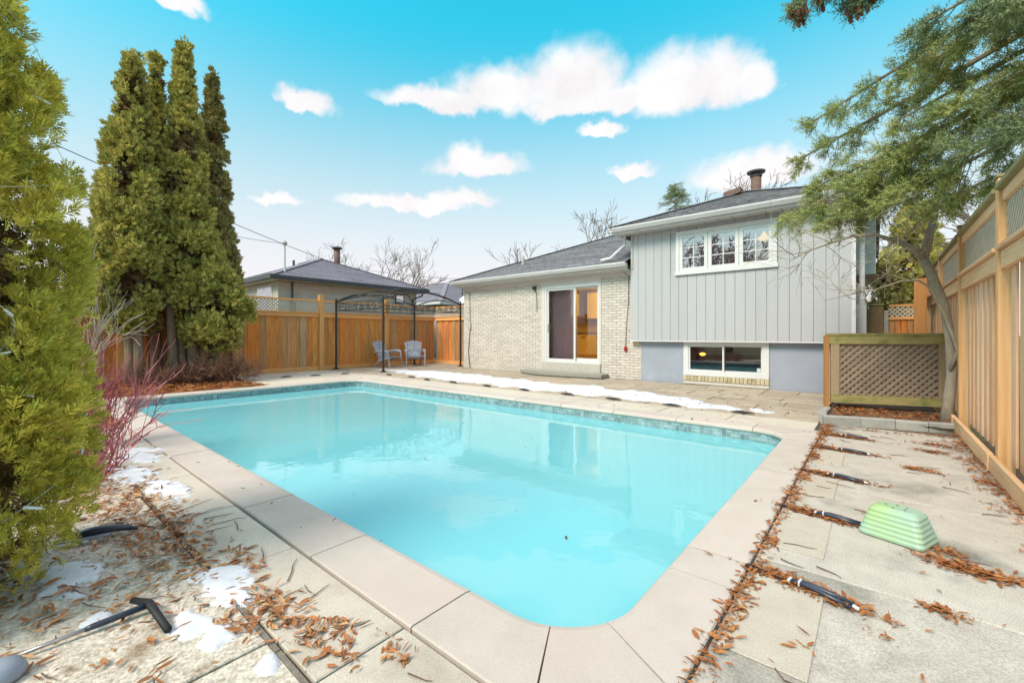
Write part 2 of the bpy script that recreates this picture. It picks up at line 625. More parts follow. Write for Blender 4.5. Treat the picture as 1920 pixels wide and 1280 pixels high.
m_brntwig = M('brown_twig', (.16, .075, .045), (.28, .15, .10), scale=9, rough=.9, ivar=.35)
m_cedar = M('cedar_foliage', (.34, .32, .075), (.60, .52, .15), scale=2.2, rough=.75, ivar=.45, trans=.35, spec=.2, c3=(.20, .13, .045), s3=2.6, t3=(.62, .8))
m_cedar2 = M('cedar_foliage_dark', (.25, .22, .07), (.42, .35, .125), scale=2.2, rough=.75, ivar=.45, trans=.3, spec=.2, c3=(.15, .10, .04), s3=2.6, t3=(.58, .8))
m_cedarn = M('near_cedar_foliage', (.38, .37, .05), (.74, .65, .12), scale=3.5, rough=.7, ivar=.40, trans=.3, spec=.25, c3=(.26, .17, .05), s3=5, t3=(.62, .78))
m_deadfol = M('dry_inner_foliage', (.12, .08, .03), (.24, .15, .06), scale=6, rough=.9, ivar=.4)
m_spruce = M('spruce_needles', (.27, .30, .095), (.46, .47, .17), scale=2.5, rough=.7, ivar=.40, trans=.15, spec=.25)
m_spruced = M('spruce_needles_dark', (.15, .19, .09), (.28, .32, .14), scale=2.5, rough=.7, ivar=.35, trans=.1, spec=.25)
m_cone = M('spruce_cone', (.16, .055, .04), (.26, .10, .07), scale=20, rough=.8, ivar=.3)
m_leaf = M('dry_leaf', (.30, .11, .03), (.42, .17, .05), scale=9, rough=.8, spec=.2, iramp=[(.36, .12, .03), (.22, .075, .03), (.45, .19, .06), (.30, .10, .03), (.16, .07, .035)])
m_leafp = M('pale_dry_leaf', (.30, .18, .09), (.46, .31, .17), scale=9, rough=.8, spec=.2, iramp=[(.46, .17, .05), (.28, .10, .04), (.52, .32, .16), (.40, .13, .04), (.20, .08, .035), (.46, .22, .09)])
m_mulch = M('leaf_mulch', (.20, .075, .025), (.36, .145, .045), scale=16, rough=.95, bump=1, bscale=60, bdist=.02)
m_twiglit = M('fallen_twig', (.10, .06, .04), (.16, .10, .07), scale=9, rough=.9)
m_black = M('black_webbing', (.012, .012, .013), (.025, .025, .028), scale=30, rough=.6)
m_spring = M('blue_black_tubing', (.015, .02, .035), (.03, .04, .065), scale=20, rough=.35, spec=.6)
m_clip = M('white_clip', (.55, .55, .55), None, rough=.4)
m_steel = M('dull_steel', (.35, .34, .33), (.45, .44, .43), scale=20, rough=.35, metal=.8)
m_green = M('pale_green_plastic', (.30, .42, .33), (.34, .455, .365), scale=6, rough=.45, spec=.4, c3=(.33, .45, .19), s3=3, t3=(.45, .7))
m_red = M('red_plug', (.35, .015, .02), None, rough=.5)
m_bluegrey = M('blue_grey_plastic', (.22, .25, .30), (.27, .30, .35), scale=8, rough=.5)
m_glass = glass('door_glass', (.95, .93, .95), .06)
m_wglass = glass('window_glass', (.80, .78, .82), .50)
m_bglass = glass('basement_glass', (.92, .90, .92), .10)
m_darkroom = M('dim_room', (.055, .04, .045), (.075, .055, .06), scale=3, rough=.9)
m_curtain = M('plum_curtain', (.40, .27, .30), (.46, .31, .34), scale=5, rough=.95, stretch=(8, 1, .4))
m_yel = M('kitchen_wall', (.40, .28, .08), (.44, .31, .09), scale=3, rough=.8)
m_cab = M('kitchen_cabinet', (.62, .50, .22), (.66, .54, .26), scale=3, rough=.5, var=.1)
m_ctop = M('kitchen_worktop', (.10, .07, .03), (.14, .10, .05), scale=9, rough=.3)
m_lamp = emit('warm_lamp', (1, .60, .08), 1.1)
m_bulb = M('white_mini_bulb', (.75, .78, .8), None, rough=.3)
m_wire = M('utility_cable', (.03, .03, .033), None, rough=.6)

# ================================================================ SETTING
PX0, PX1, PY0, PY1, PR = -10.3, -.80, 1.39, 6.0, .36
OX0, OX1, OY0, OY1 = PX0 - .34, PX1 + .315, PY0 - .345, PY1 + .35


def frame_sheet(outer, inner, z):
    a0, a1, b0, b1 = outer
    c0, c1, d0, d1 = inner
    vs = [(a0, b0, z), (a1, b0, z), (a1, b1, z), (a0, b1, z), (c0, d0, z), (c1, d0, z), (c1, d1, z), (c0, d1, z)]
    return vs, [(0, 1, 5, 4), (1, 2, 6, 5), (2, 3, 7, 6), (3, 0, 4, 7)]


mid = (PX0 - .1, PX1 + .1, PY0 - .1, PY1 + .1)
b = MB()
b.add(*frame_sheet((-900, 900, -900, 900), mid, -.07))
tag(b.build('ground', m_grass), kind='structure')
b = MB()
b.add(*frame_sheet((-14.0, .80, -1.6, 10.6), mid, -.045))
pb = b.build('paving_bed', m_joint)
tag(pb, kind='structure')

# ---- pool basin and water
b = MB()
zt, zb = -.05, -1.6
wpts = []


def rrect(x0, x1, y0, y1, r, n=8):
    pts = []
    for cx, cy, a in ((x1 - r, y0 + r, -90), (x1 - r, y1 - r, 0), (x0 + r, y1 - r, 90), (x0 + r, y0 + r, 180)):
        for i in range(n + 1):
            t = R(a + 90 * i / n)
            pts.append((cx + r * math.cos(t), cy + r * math.sin(t)))
    return pts


ring = rrect(PX0 - .03, PX1 + .03, PY0 - .03, PY1 + .03, PR)
n = len(ring)
b.add([(x, y, zt) for x, y in ring] + [(x, y, zb) for x, y in ring],
      [(i, i + n, (i + 1) % n + n, (i + 1) % n) for i in range(n)] + [tuple(range(n, 2 * n))])
basin = b.build('pool_basin', m_basin)
tag(basin, kind='structure')
# mosaic band just under the coping: grout strip with every tile standing proud of it
gb, tb = MB(), MB()
pin = rrect(PX0 - .024, PX1 + .024, PY0 - .024, PY1 + .024, PR)
P = [Vector((x, y, 0)) for x, y in pin]
for i in range(n):
    p, q = P[i], P[(i + 1) % n]
    L_ = (q - p).length
    d = (q - p).normalized()
    nn = Vector((-d.y, d.x, 0))
    gb.add([p + Vector((0, 0, -.05)), q + Vector((0, 0, -.05)), q + Vector((0, 0, -.30)), p + Vector((0, 0, -.30))], [(0, 1, 2, 3)])
    k = max(1, round(L_ / .054))
    st = L_ / k
    for j in range(k):
        for r_ in range(4):
            z1 = -.054 - r_ * .052
            a0 = p + d * (j * st + .003) + nn * .005
            a1 = p + d * ((j + 1) * st - .003) + nn * .005
            tb.add([a0 + Vector((0, 0, z1)), a1 + Vector((0, 0, z1)), a1 + Vector((0, 0, z1 - .046)), a0 + Vector((0, 0, z1 - .046)),
                    a0 - nn * .004 + Vector((0, 0, z1 + .002)), a1 - nn * .004 + Vector((0, 0, z1 + .002))],
                   [(0, 3, 2, 1), (0, 1, 5, 4)])
gb.build('tile_grout', m_grout, basin)
tag(tb.build('mosaic_tiles', m_tile, basin), kind='stuff')
b = MB()
wr = rrect(PX0 - .02, PX1 + .02, PY0 - .02, PY1 + .02, PR)
b.add([(x, y, -.165) for x, y in wr], [tuple(range(len(wr)))])
tag(b.build('pool_water', m_water), 'milky turquoise pool water reflecting sky and house', kind='structure')

# ---- coping: each stone its own piece with a bullnose
coping = MB().add(*frame_sheet((OX0 + .02, OX1 - .02, OY0 + .02, OY1 - .02), (PX0 - .05, PX1 + .05, PY0 - .05, PY1 + .05), -.03)).build('pool_coping', m_joint)
tag(coping, kind='structure')


def stone(Q, P, nin):
    """Q outer points, P inner points, nin inward normals"""
    b = MB()
    prof = []
    for q, p, nv in zip(Q, P, nin):
        q, p, nv = Vector((*q, 0)), Vector((*p, 0)), Vector((*nv, 0))
        e = (p - q).normalized()
        prof.append([q + Vector((0, 0, -.05)), q + Vector((0, 0, -.006)), q + e * .006, p - nv * .045, p - nv * .018 + Vector((0, 0, -.006)),
                     p - nv * .004 + Vector((0, 0, -.02)), p + Vector((0, 0, -.04)), p - nv * .012 + Vector((0, 0, -.058))])
    m_ = len(prof[0])
    vs = [v for pr in prof for v in pr]
    fs = []
    for i in range(len(prof) - 1):
        for j in range(m_ - 1):
            fs.append((i * m_ + j, (i + 1) * m_ + j, (i + 1) * m_ + j + 1, i * m_ + j + 1))
    fs.append(tuple(range(m_)))
    fs.append(tuple(range((len(prof) - 1) * m_, len(prof) * m_))[::-1])
    dz = random.uniform(-.0015, .0015)
    b.add([v + Vector((0, 0, dz)) for v in vs], fs)
    b.build('coping_stone', m_coping, coping, smooth=False)


G = .0035
near = [-1.40, -2.25, -3.22, -4.17, -5.12, -6.1, -7.05, -8.0, -8.98, PX0 + PR]
for a, c in zip(near[:-1], near[1:]):
    stone([(a - G, OY0), (c + G, OY0)], [(a - G, PY0), (c + G, PY0)], [(0, 1)] * 2)
far = [PX1 - PR] + [-2.1, -3.05, -4.0, -4.97, -5.9, -6.85, -7.8, -8.75, -9.4] + [PX0 + PR]
for a, c in zip(far[:-1], far[1:]):
    stone([(a - G, OY1), (c + G, OY1)], [(a - G, PY1), (c + G, PY1)], [(0, -1)] * 2)
for a, c in zip([2.14, 2.42, 3.30, 4.22, 5.05], [2.42, 3.30, 4.22, 5.05, PY1 - PR]):
    stone([(OX1, a + G), (OX1, c - G)], [(PX1, a + G), (PX1, c - G)], [(-1, 0)] * 2)
for a, c in zip([PY0 + PR, 2.7, 3.65, 4.6], [2.7, 3.65, 4.6, PY1 - PR]):
    stone([(OX0, a + G), (OX0, c - G)], [(PX0, a + G), (PX0, c - G)], [(1, 0)] * 2)


def outer_hit(c, d):
    ts = []
    for k, lo, hi in ((0, OX0, OX1), (1, OY0, OY1)):
        if abs(d[k]) > 1e-6:
            ts.append(((hi if d[k] > 0 else lo) - c[k]) / d[k])
    t = min(t for t in ts if t > 0)
    return (c[0] + d[0] * t, c[1] + d[1] * t)


def corner(cx, cy, a0, cuts, pre=None, post=None):
    for (s0, s1) in zip(cuts[:-1], cuts[1:]):
        Q, Pn, Nn = [], [], []
        if pre and s0 == cuts[0]:
            Q.append(pre[0]); Pn.append(pre[1]); Nn.append(pre[2])
        g0, g1 = s0 + .35, s1 - .35
        st = [g0 + (g1 - g0) * i / 8 for i in range(9)]
        if g0 < 45 < g1:
            st = sorted(st + [45.0])
        for t in st:
            a = R(a0 + t)
            dd = (math.cos(a), math.sin(a))
            Pn.append((cx + PR * dd[0], cy + PR * dd[1]))
            Q.append(outer_hit((cx, cy), dd))
            Nn.append((-dd[0], -dd[1]))
        if post and s1 == cuts[-1]:
            Q.append(post[0]); Pn.append(post[1]); Nn.append(post[2])
        stone(Q, Pn, Nn)


corner(PX1 - PR, PY0 + PR, -90, [0, 27, 62, 90], pre=((-1.40 + G, OY0), (-1.40 + G, PY0), (0, 1)), post=((OX1, 2.14 - G), (PX1, 2.14 - G), (-1, 0)))
corner(PX1 - PR, PY1 - PR, 0, [0, 45, 90])
corner(PX0 + PR, PY1 - PR, 90, [0, 45, 90])
corner(PX0 + PR, PY0 + PR, 180, [0, 45, 90])

# ---- slabs round the pool
deck = MB().box(-.44, .76, -1.0, 6.9, -.05, -.041).build('pool_deck', m_joint)
tag(deck, kind='structure')


def slab(par, x0, x1, y0, y1, mat, z=0., g=.004, t=.045):
    z += random.uniform(-.002, .002)
    return MB().bbox(x0 + g, x1 - g, y0 + g, y1 - g, z - t, z, .004).build('slab', mat, par)


ys = [-1.0, 1.06, 2.545, 4.05, 5.5, 6.93]
for y0, y1 in zip(ys[:-1], ys[1:]):
    slab(deck, -.476, .765, y0, y1, m_slab, z=-.003)
for y0, y1, x1 in ((1.72, 2.36, -.17), (2.72, 3.3, -.2), (3.75, 4.3, -.22), (4.75, 5.3, -.22)):
    MB().bbox(-.45, x1, y0, y1, -.003, .0035, .002).build('slab', m_slab2, deck)
walk = MB().box(-14, -.46, .56, 1.03, -.05, -.041).build('poolside_walk', m_joint)
tag(walk, kind='structure')
xs = [-.47, -1.42, -2.42, -3.32, -4.33, -5.3, -6.3, -7.3]
for a, c in zip(xs[:-1], xs[1:]):
    slab(walk, c, a, .672, 1.03, m_strip, z=-.002, g=.005)
edge = [(-.5, .655), (-1.1, .65), (-1.67, .655), (-2.17, .66), (-2.5, .655), (-3.1, .665), (-3.6, .665), (-4.7, .665)]
for (a, ya), (c, yc) in zip(edge[:-1], edge[1:]):
    MB().bar((a - .004, ya, -.029), (c + .004, yc, -.029), .018, .05).build('edging_strip', M('edging', (.17, .145, .115), (.26, .22, .18), scale=30, rough=.95, bump=.6, bscale=150) if a == -.5 else bpy.data.materials['edging'], walk)
garden_path = MB().box(-4.7, -.47, -2.0, .62, -.05, -.042).build('garden_path', m_joint)
tag(garden_path, kind='structure')
for a, c in ((-.47, -1.75), (-1.75, -2.62), (-2.62, -3.6), (-3.6, -4.7)):
    slab(garden_path, c, a, -1.8, .652, m_left, z=-.006, g=.005)

# ---- patio between the pool and the house: irregular stamped pavers
patio = MB().box(-13.95, -.55, OY1 + .01, 10.45, -.05, -.041).box(-13.95, OX0 - .03, 3.95, OY1, -.05, -.041).box(-13.95, -11.1, 10.45, 11.7, -.05, -.041).build('patio', m_joint)
tag(patio, kind='structure')
x = -.56
while x > -13.8:
    w = random.uniform(.85, 1.05)
    slab(patio, max(x - w, -13.9), x, OY1 + .012, 6.93, m_strip, z=-.002, g=.005)
    x -= w
y = 6.94
while y < 11.6:
    h = random.choice((.36, .46, .58))
    y1 = min(y + h, 11.65)
    x = -.56 if y1 < 10.46 else -11.12
    if y < 10.44 < y1 or y1 > 10.44 > y - .01:
        y1 = 10.46
        x = -.56
    while x > -13.85:
        w = random.choice((.42, .58, .7, .9, 1.15))
        slab(patio, max(x - w, -13.92), x, y, y1, m_paver, z=random.uniform(-.004, .001), g=.007)
        x -= w
    y = y1
x = OX0 - .02
while x > -13.85:
    y = 4.0
    w = random.choice((.8, 1.1))
    while y < OY1 - .05:
        h = random.choice((.6, .8))
        slab(patio, max(x - w, -13.92), x, y, min(y + h, OY1), m_strip, z=-.002)
        y += h
    x -= w

# ---- mulch beds
def bed(name, x0, x1, y0, y1, z, mat, amp=.03, step=.12, label=None):
    nx, ny = max(2, int((x1 - x0) / step)), max(2, int((y1 - y0) / step))
    gx, gy = np.meshgrid(np.linspace(x0, x1, nx + 1), np.linspace(y0, y1, ny + 1), indexing='ij')
    gz = z + amp * (np.sin(gx * 5.1 + gy * 3.3) * .4 + rng.uniform(-.5, .5, gx.shape))
    V = np.stack([gx, gy, gz], -1).reshape(-1, 3)
    idx = np.arange((nx + 1) * (ny + 1)).reshape(nx + 1, ny + 1)
    F = np.stack([idx[:-1, :-1], idx[1:, :-1], idx[1:, 1:], idx[:-1, 1:]], -1).reshape(-1, 4)
    o = obj_np(name, V, F, mat, smooth=True)
    tag(o, kind='structure')
    return o


bed('mulch_bed', -14.05, OX0 - .01, -3.0, 3.96, -.005, m_mulch)
bed('garden_bed', -14.05, -4.72, -4.0, .66, -.02, m_soil)
bed('side_bed', -10.64, -7.31, .66, 1.03, -.02, m_mulch, amp=.02)
bed('fence_bed', .765, 1.3, -1, 7.2, -.03, m_soil)

# ================================================================ HOUSE
house = thing('split_level_house', (-5.5, 10.5, 0), 'split level house with cream brick wing and raised grey board siding storey', 'house')
WY = 10.5
# --- brick wing
DX0, DX1, DZ0, DZ1 = -7.64, -5.68, .36, 2.62
core = MB()
core.box(-11.03, DX0, WY + .012, WY + .2, -.05, 2.95).box(DX1, -4.56, WY + .012, WY + .2, -.05, 2.95).box(DX0, DX1, WY + .012, WY + .2, DZ1, 2.95)
core.box(-11.03, -10.83, WY + .2, 19, -.05, 2.95)
core.build('brick_wall_core', m_mortar, house)
bb = MB()
row, z = 0, .004
while z < 2.80:
    x = -11.05 - (.12 if row % 2 else 0)
    while x < -4.55:
        x0, x1 = max(x, -11.05), min(x + .232, -4.545)
        segs = [(x0, x1)]
        if z + .062 > DZ0 - .0 and z < DZ1:
            segs = [(a, c) for a, c in ((x0, min(x1, DX0)), (max(x0, DX1), x1)) if c - a > .02]
        for a, c in segs:
            if c - a > .02:
                dy = random.uniform(-.004, .003)
                bb.box(a, c, WY + dy, WY + .02, z + random.uniform(-.002, .002), z + .060)
        x += .243
    z += .0715
    row += 1
tag(bb.build('brickwork', m_brick, house), kind='stuff')
bb = MB()
row, z = 0, .004
while z < 2.80:
    y = WY + .03
    while y < 14:
        bb.box(-11.05, -11.02, y, y + .23, z, z + .06)
        y += .243
    z += .0715
tag(bb.build('side_brickwork', m_brick, house), kind='stuff')
# --- door surround and sliding door
MB().box(DX0 - .02, DX1 + .01, WY - .02, WY + .012, 2.60, 2.78).box(DX0 - .02, DX0 + .10, WY - .02, WY + .10, DZ0, 2.60).box(DX1 - .05, DX1 + .01, WY - .02, WY + .10, DZ0, 2.60).build('door_casing', m_cream, house)
MB().bbox(DX0, DX1, WY - .05, WY + .18, .085, DZ0, .01).build('door_sill', m_cement, house)
fr = MB()
fx0, fx1, fz0, fz1 = DX0 + .10, DX1 - .05, DZ0, 2.60
fr.box(fx0, fx1, WY - .01, WY + .14, fz0, fz0 + .045).box(fx0, fx1, WY - .01, WY + .14, fz1 - .09, fz1)
fr.box(fx0, fx0 + .06, WY - .01, WY + .14, fz0 + .045, fz1 - .09).box(fx1 - .04, fx1, WY - .01, WY + .14, fz0 + .045, fz1 - .09)
fr.build('door_frame', m_white, house)
dm = (-6.62, -6.50)


def sash(name, x0, x1, z0, z1, yf, w, gl, parent, rail=None, wb=None, mat=None):
    rail = rail or w
    wb = wb or rail
    p = MB().box(x0, x0 + w, yf, yf + .045, z0, z1).box(x1 - w, x1, yf, yf + .045, z0, z1).box(x0 + w, x1 - w, yf, yf + .045, z1 - rail, z1).box(x0 + w, x1 - w, yf, yf + .045, z0, z0 + wb).build(name, mat or m_white, parent)
    MB().box(x0 + w - .003, x1 - w + .003, yf + .02, yf + .024, z0 + wb - .003, z1 - rail + .003).build('pane', gl, p)
    return p


dp = sash('door_panel', fx0 + .062, dm[1], fz0 + .047, fz1 - .092, WY + .015, .055, m_glass, house)
MB().bbox(fx0 + .085, fx0 + .11, WY - .03, WY + .014, 1.25, 1.47, .006).build('handle', m_white, dp)
sash('door_panel', dm[0], fx1 - .042, fz0 + .047, fz1 - .092, WY + .075, .06, m_glass, house, rail=.05, wb=.09)
# --- interior shell of the wing seen through the door
MB().box(-8.6, -4.80, 13.6, 13.7, .36, 2.9).box(-8.7, -8.6, 10.72, 13.7, .36, 2.9).box(-4.86, -4.80, 10.72, 13.6, .36, 2.9).box(-8.6, -4.86, 10.72, 13.6, 2.72, 2.8).build('kitchen_walls', m_yel, house)
MB().box(-8.6, -4.86, 10.71, 13.6, .30, .36).build('kitchen_floor', M('kitchen_floor', (.34, .18, .05), (.42, .23, .07), scale=4, rough=.35, stretch=(1, 6, 1)), house)
MB().box(-7.55, -6.60, 10.73, 10.76, .37, 2.70).build('curtain', m_curtain, house)
t = thing('kitchen_base_cabinet', (-7.3, 13.2, .36), 'yellow lit base cabinet run with dark worktop behind the sliding door', 'cabinet')
for i in range(4):
    x0 = -8.58 + i * .6
    c = MB().bbox(x0 + .006, x0 + .594, 12.98, 13.0, .46, 1.18, .004).build('cabinet_door', m_cab, t)
    MB().box(x0 + .2, x0 + .4, 12.95, 12.97, 1.08, 1.1).build('handle', m_ctop, c)
MB().box(-8.58, -6.18, 13.0, 13.58, .37, 1.2).build('carcass', m_cab, t)
MB().bbox(-8.59, -6.16, 12.94, 13.59, 1.205, 1.24, .005).build('worktop', m_ctop, t)
t = thing('kitchen_wall_cabinet', (-7.6, 13.4, 1.75), 'yellow lit wall cabinets hanging in the kitchen behind the sliding door', 'cabinet')
for x0, x1 in ((-8.58, -8.12), (-7.70, -7.3), (-7.28, -6.9), (-6.88, -6.3)):
    MB().bbox(x0, x1, 13.22, 13.58, 1.72, 2.62, .006).build('cabinet_door', m_cab, t)
t = thing('range_hood', (-7.9, 13.3, 1.9), 'dark range hood between the wall cabinets inside the kitchen', 'hood')
MB().box(-8.11, -7.71, 13.2, 13.58, 1.72, 1.82).box(-8.05, -7.77, 13.35, 13.58, 1.82, 2.7).build('hood_body', m_ctop, t)
t = thing('kitchen_ceiling_lamp', (-6.1, 12.2, 2.62), 'warm round ceiling lamp lighting the kitchen', 'lamp')
MB().lathe((-6.1, 12.2, 2.62), [(.05, 0), (.13, .02), (.15, .06), (.15, .098)], 16).build('lamp_shade', m_lamp, t, True)
ld = bpy.data.lights.new('kitchen_light', 'POINT')
ld.energy = 62
ld.color = (1, .70, .16)
ld.shadow_soft_size = .15
lo = bpy.data.objects.new('kitchen_light', ld)
C.objects.link(lo)
lo.location = (-6.1, 12.2, 2.45)
# --- step
st = MB()
pts = [(-8.2, 10.44), (-8.2, 10.12)] + [(-8.2 + 2.78 * i / 10, 10.12 - .34 * math.sin(math.pi * (i / 10) ** .8) * (.8) - .10 * i / 10) for i in range(1, 10)] + [(-5.42, 10.02), (-5.42, 10.44)]
st.prism(pts, 'z', .035, .115)
step = st.build('door_step', m_stone, house)
MB().prism([(x + (.02 if x < -8 else -.02 if x > -5.5 else 0), min(y + .04, 10.43)) for x, y in pts], 'z', -.045, .034).build('riser', m_stone, step)

# --- foundation and raised storey
FX0, FX1 = -4.545, -.32
BX0, BX1, BZ0, BZ1 = -3.48, -1.71, .21, .965
MB().box(FX0, BX0, WY, WY + .2, -.05, 1.2).box(BX1, FX1, WY, WY + .2, -.05, 1.2).box(BX0, BX1, WY, WY + .2, -.05, BZ0 - .12).box(BX0, BX1, WY, WY + .2, BZ1, 1.2).box(FX1 - .2, FX1, WY + .2, 20, -.05, 1.2).build('foundation', m_found, house)
MB().box(FX0 - .2, FX0 - .03, WY - .045, WY - .006, .91, 1.0).build('corbel_brick', M('corbel', (.58, .44, .27), None, rough=.8), house)
SY = 10.35
SX0, SX1, SZ0, SZ1 = -4.76, -.32, 1.02, 3.68
UX0, UX1, UZ0, UZ1 = -3.61, -1.54, 2.56, 3.58
MB().box(SX0, UX0 + .05, SY + .03, SY + .25, SZ0 + .01, 3.8).box(UX1 - .05, SX1, SY + .03, SY + .25, SZ0 + .01, 3.8).box(UX0 + .05, UX1 - .05, SY + .03, SY + .25, SZ0 + .01, UZ0 + .05).box(UX0 + .05, UX1 - .05, SY + .03, SY + .25, UZ1 - .05, 3.8).build('storey_wall', m_siding, house)
MB().box(SX1 - .2, SX1, SY + .25, 20, 1.02, 3.8).box(SX0, SX0 + .2, SY + .25, 20, 1.02, 3.8).build('side_wall', m_siding, house)
nb = 22
bw = (SX1 - SX0) / nb


def siding_board(x0, x1, z0, z1):
    # chamfered plank: the joints read as narrow grooves
    e = .006
    MB().prism([(x0 + .002, SY + .03), (x0 + .002, SY + e), (x0 + .002 + e, SY), (x1 - .002 - e, SY), (x1 - .002, SY + e), (x1 - .002, SY + .03)], 'z', z0, z1).build('siding_board', m_siding, house)


for i in range(nb):
    x0, x1 = SX0 + i * bw, SX0 + (i + 1) * bw
    if x1 < UX0 + .02 or x0 > UX1 - .02:
        siding_board(x0, x1, SZ0, SZ1)
    else:
        siding_board(x0, x1, SZ0, UZ0 + .02)
        siding_board(x0, x1, UZ1 - .02, SZ1)
MB().box(SX0 - .01, SX1 + .01, SY - .004, SY + .15, SZ0 - .03, SZ0 - .002).build('siding_drip_edge', m_white, house)
MB().box(SX1 - .01, SX1 + .05, SY - .03, SY + .03, SZ0 - .02, 3.68).build('corner_trim', m_white, house)
# downspout and side bump-out
MB().tube([(SX1 + .13, 10.9, 3.6), (SX1 + .13, 10.9, .2)], .045, 8).build('downspout', m_white, house)
MB().bbox(SX1, .02, 11.75, 13.6, 2.42, 3.64, .01).build('bay_box', m_soffit, house)
MB().box(SX1 + .001, SX1 + .2, 10.62, 10.82, 1.05, 1.75).build('meter_box', M('meter_grey', (.34, .36, .37), None, rough=.5), house)
# upper window: three casements with 2 x 3 grilles
uw = MB().box(UX0, UX1, SY - .035, SY + .002, UZ1 - .085, UZ1).box(UX0 - .02, UX1 + .02, SY - .05, SY + .002, UZ0, UZ0 + .085).box(UX0, UX0 + .075, SY - .035, SY + .002, UZ0 + .085, UZ1 - .085).box(UX1 - .075, UX1, SY - .035, SY + .002, UZ0 + .085, UZ1 - .085).build('window', m_white, house)
sw = (UX1 - UX0 - .15) / 3
for i in range(3):
    x0 = UX0 + .075 + i * sw
    s_ = sash('casement', x0 + .004, x0 + sw - .004, UZ0 + .087, UZ1 - .087, SY - .022, .075, m_wglass, uw)
    ix0, ix1, iz0, iz1 = x0 + .079, x0 + sw - .079, UZ0 + .162, UZ1 - .162
    gr = MB()
    xm = (ix0 + ix1) / 2
    gr.box(xm - .009, xm + .009, SY - .006, SY - .003, iz0, iz1)
    for k in (1, 2):
        zk = iz0 + (iz1 - iz0) * k / 3
        gr.box(ix0, xm - .009, SY - .006, SY - .003, zk - .009, zk + .009).box(xm + .009, ix1, SY - .006, SY - .003, zk - .009, zk + .009)
    gr.build('muntin_grille', m_white, uw)
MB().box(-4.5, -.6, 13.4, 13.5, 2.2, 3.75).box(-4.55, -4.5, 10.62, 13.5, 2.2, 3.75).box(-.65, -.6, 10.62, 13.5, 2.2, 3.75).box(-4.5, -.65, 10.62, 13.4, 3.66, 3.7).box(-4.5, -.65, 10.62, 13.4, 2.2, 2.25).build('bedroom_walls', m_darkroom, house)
t = thing('bedroom_ceiling_lamp', (-2.0, 11.9, 3.45), 'small yellow glowing ceiling lamp seen in the upper window', 'lamp')
MB().lathe((-2.05, 11.9, 3.42), [(.03, 0), (.11, .03), (.13, .09), (.06, .15), (.02, .235)], 14).build('lamp_shade', m_lamp, t, True)
# basement window
bw_ = MB().box(BX0, BX1, WY - .03, WY + .04, BZ1 - .05, BZ1 + .03).box(BX0, BX1, WY - .045, WY + .04, BZ0, BZ0 + .10).box(BX0, BX0 + .11, WY - .03, WY + .04, BZ0 + .10, BZ1 - .05).box(BX1 - .13, BX1, WY - .03, WY + .04, BZ0 + .10, BZ1 - .05).build('window', m_white, house)
bm = (BX0 + BX1) / 2 - .02
sash('slider', BX0 + .112, bm + .02, BZ0 + .102, BZ1 - .052, WY - .012, .035, m_bglass, bw_)
sash('slider', bm - .012, BX1 - .132, BZ0 + .102, BZ1 - .052, WY + .04, .03, m_bglass, bw_)
MB().box(BX1 - .24, BX1 - .17, WY + .055, WY + .06, BZ0 + .14, BZ0 + .22).build('window_sticker', m_clip, bw_)
MB().box(-4.4, -.6, 12.6, 12.7, -.2, 1.1).box(-4.45, -4.4, 10.71, 12.7, -.2, 1.1).box(-.6, -.55, 10.71, 12.7, -.2, 1.1).box(-4.4, -.6, 10.71, 12.6, 1.1, 1.15).box(-4.4, -.6, 10.71, 12.6, -.25, -.2).build('basement_walls', M('basement_panel', (.12, .07, .055), (.16, .095, .075), scale=4, rough=.7), house)
bl = MB()
for k in range(3):
    bl.box(-4.3, -.7, 12.5, 12.55, .45 + k * .2, .462 + k * .2)  # pale bars stand in for louvre lines of blinds reflected in the glass
bl.build('blind_reflection_bars', m_soffit, house)
for x_, z_, lb in ((-3.55, .62, 'small yellow lamp glowing at the left of the basement window'), (-1.75, .9, 'small amber lamp glowing at the right of the basement window')):
    t = thing('basement_lamp', (x_, 12.2, z_), lb, 'lamp')
    MB().lathe((x_, 12.2, z_), [(.02, -.03), (.08, 0), (.085, .03), (.03, .06)], 12).build('lamp_shade', m_lamp, t, True)
    MB().tube([(x_, 12.2, z_ + .05), (x_, 12.2, 1.1)], .006, 5).build('cord', m_wire, t)
x = BX0
while x < BX1 - .02:
    MB().bbox(x + .004, min(x + .078, BX1), WY - .05, WY + .05, BZ0 - .125, BZ0 - .004, .004).build('sill_brick', m_soldier, house)
    x += .0805
MB().box(BX0, BX1, WY - .03, WY + .0, BZ0 - .2, BZ0 - .127).build('sill_ledge', m_cream, house)


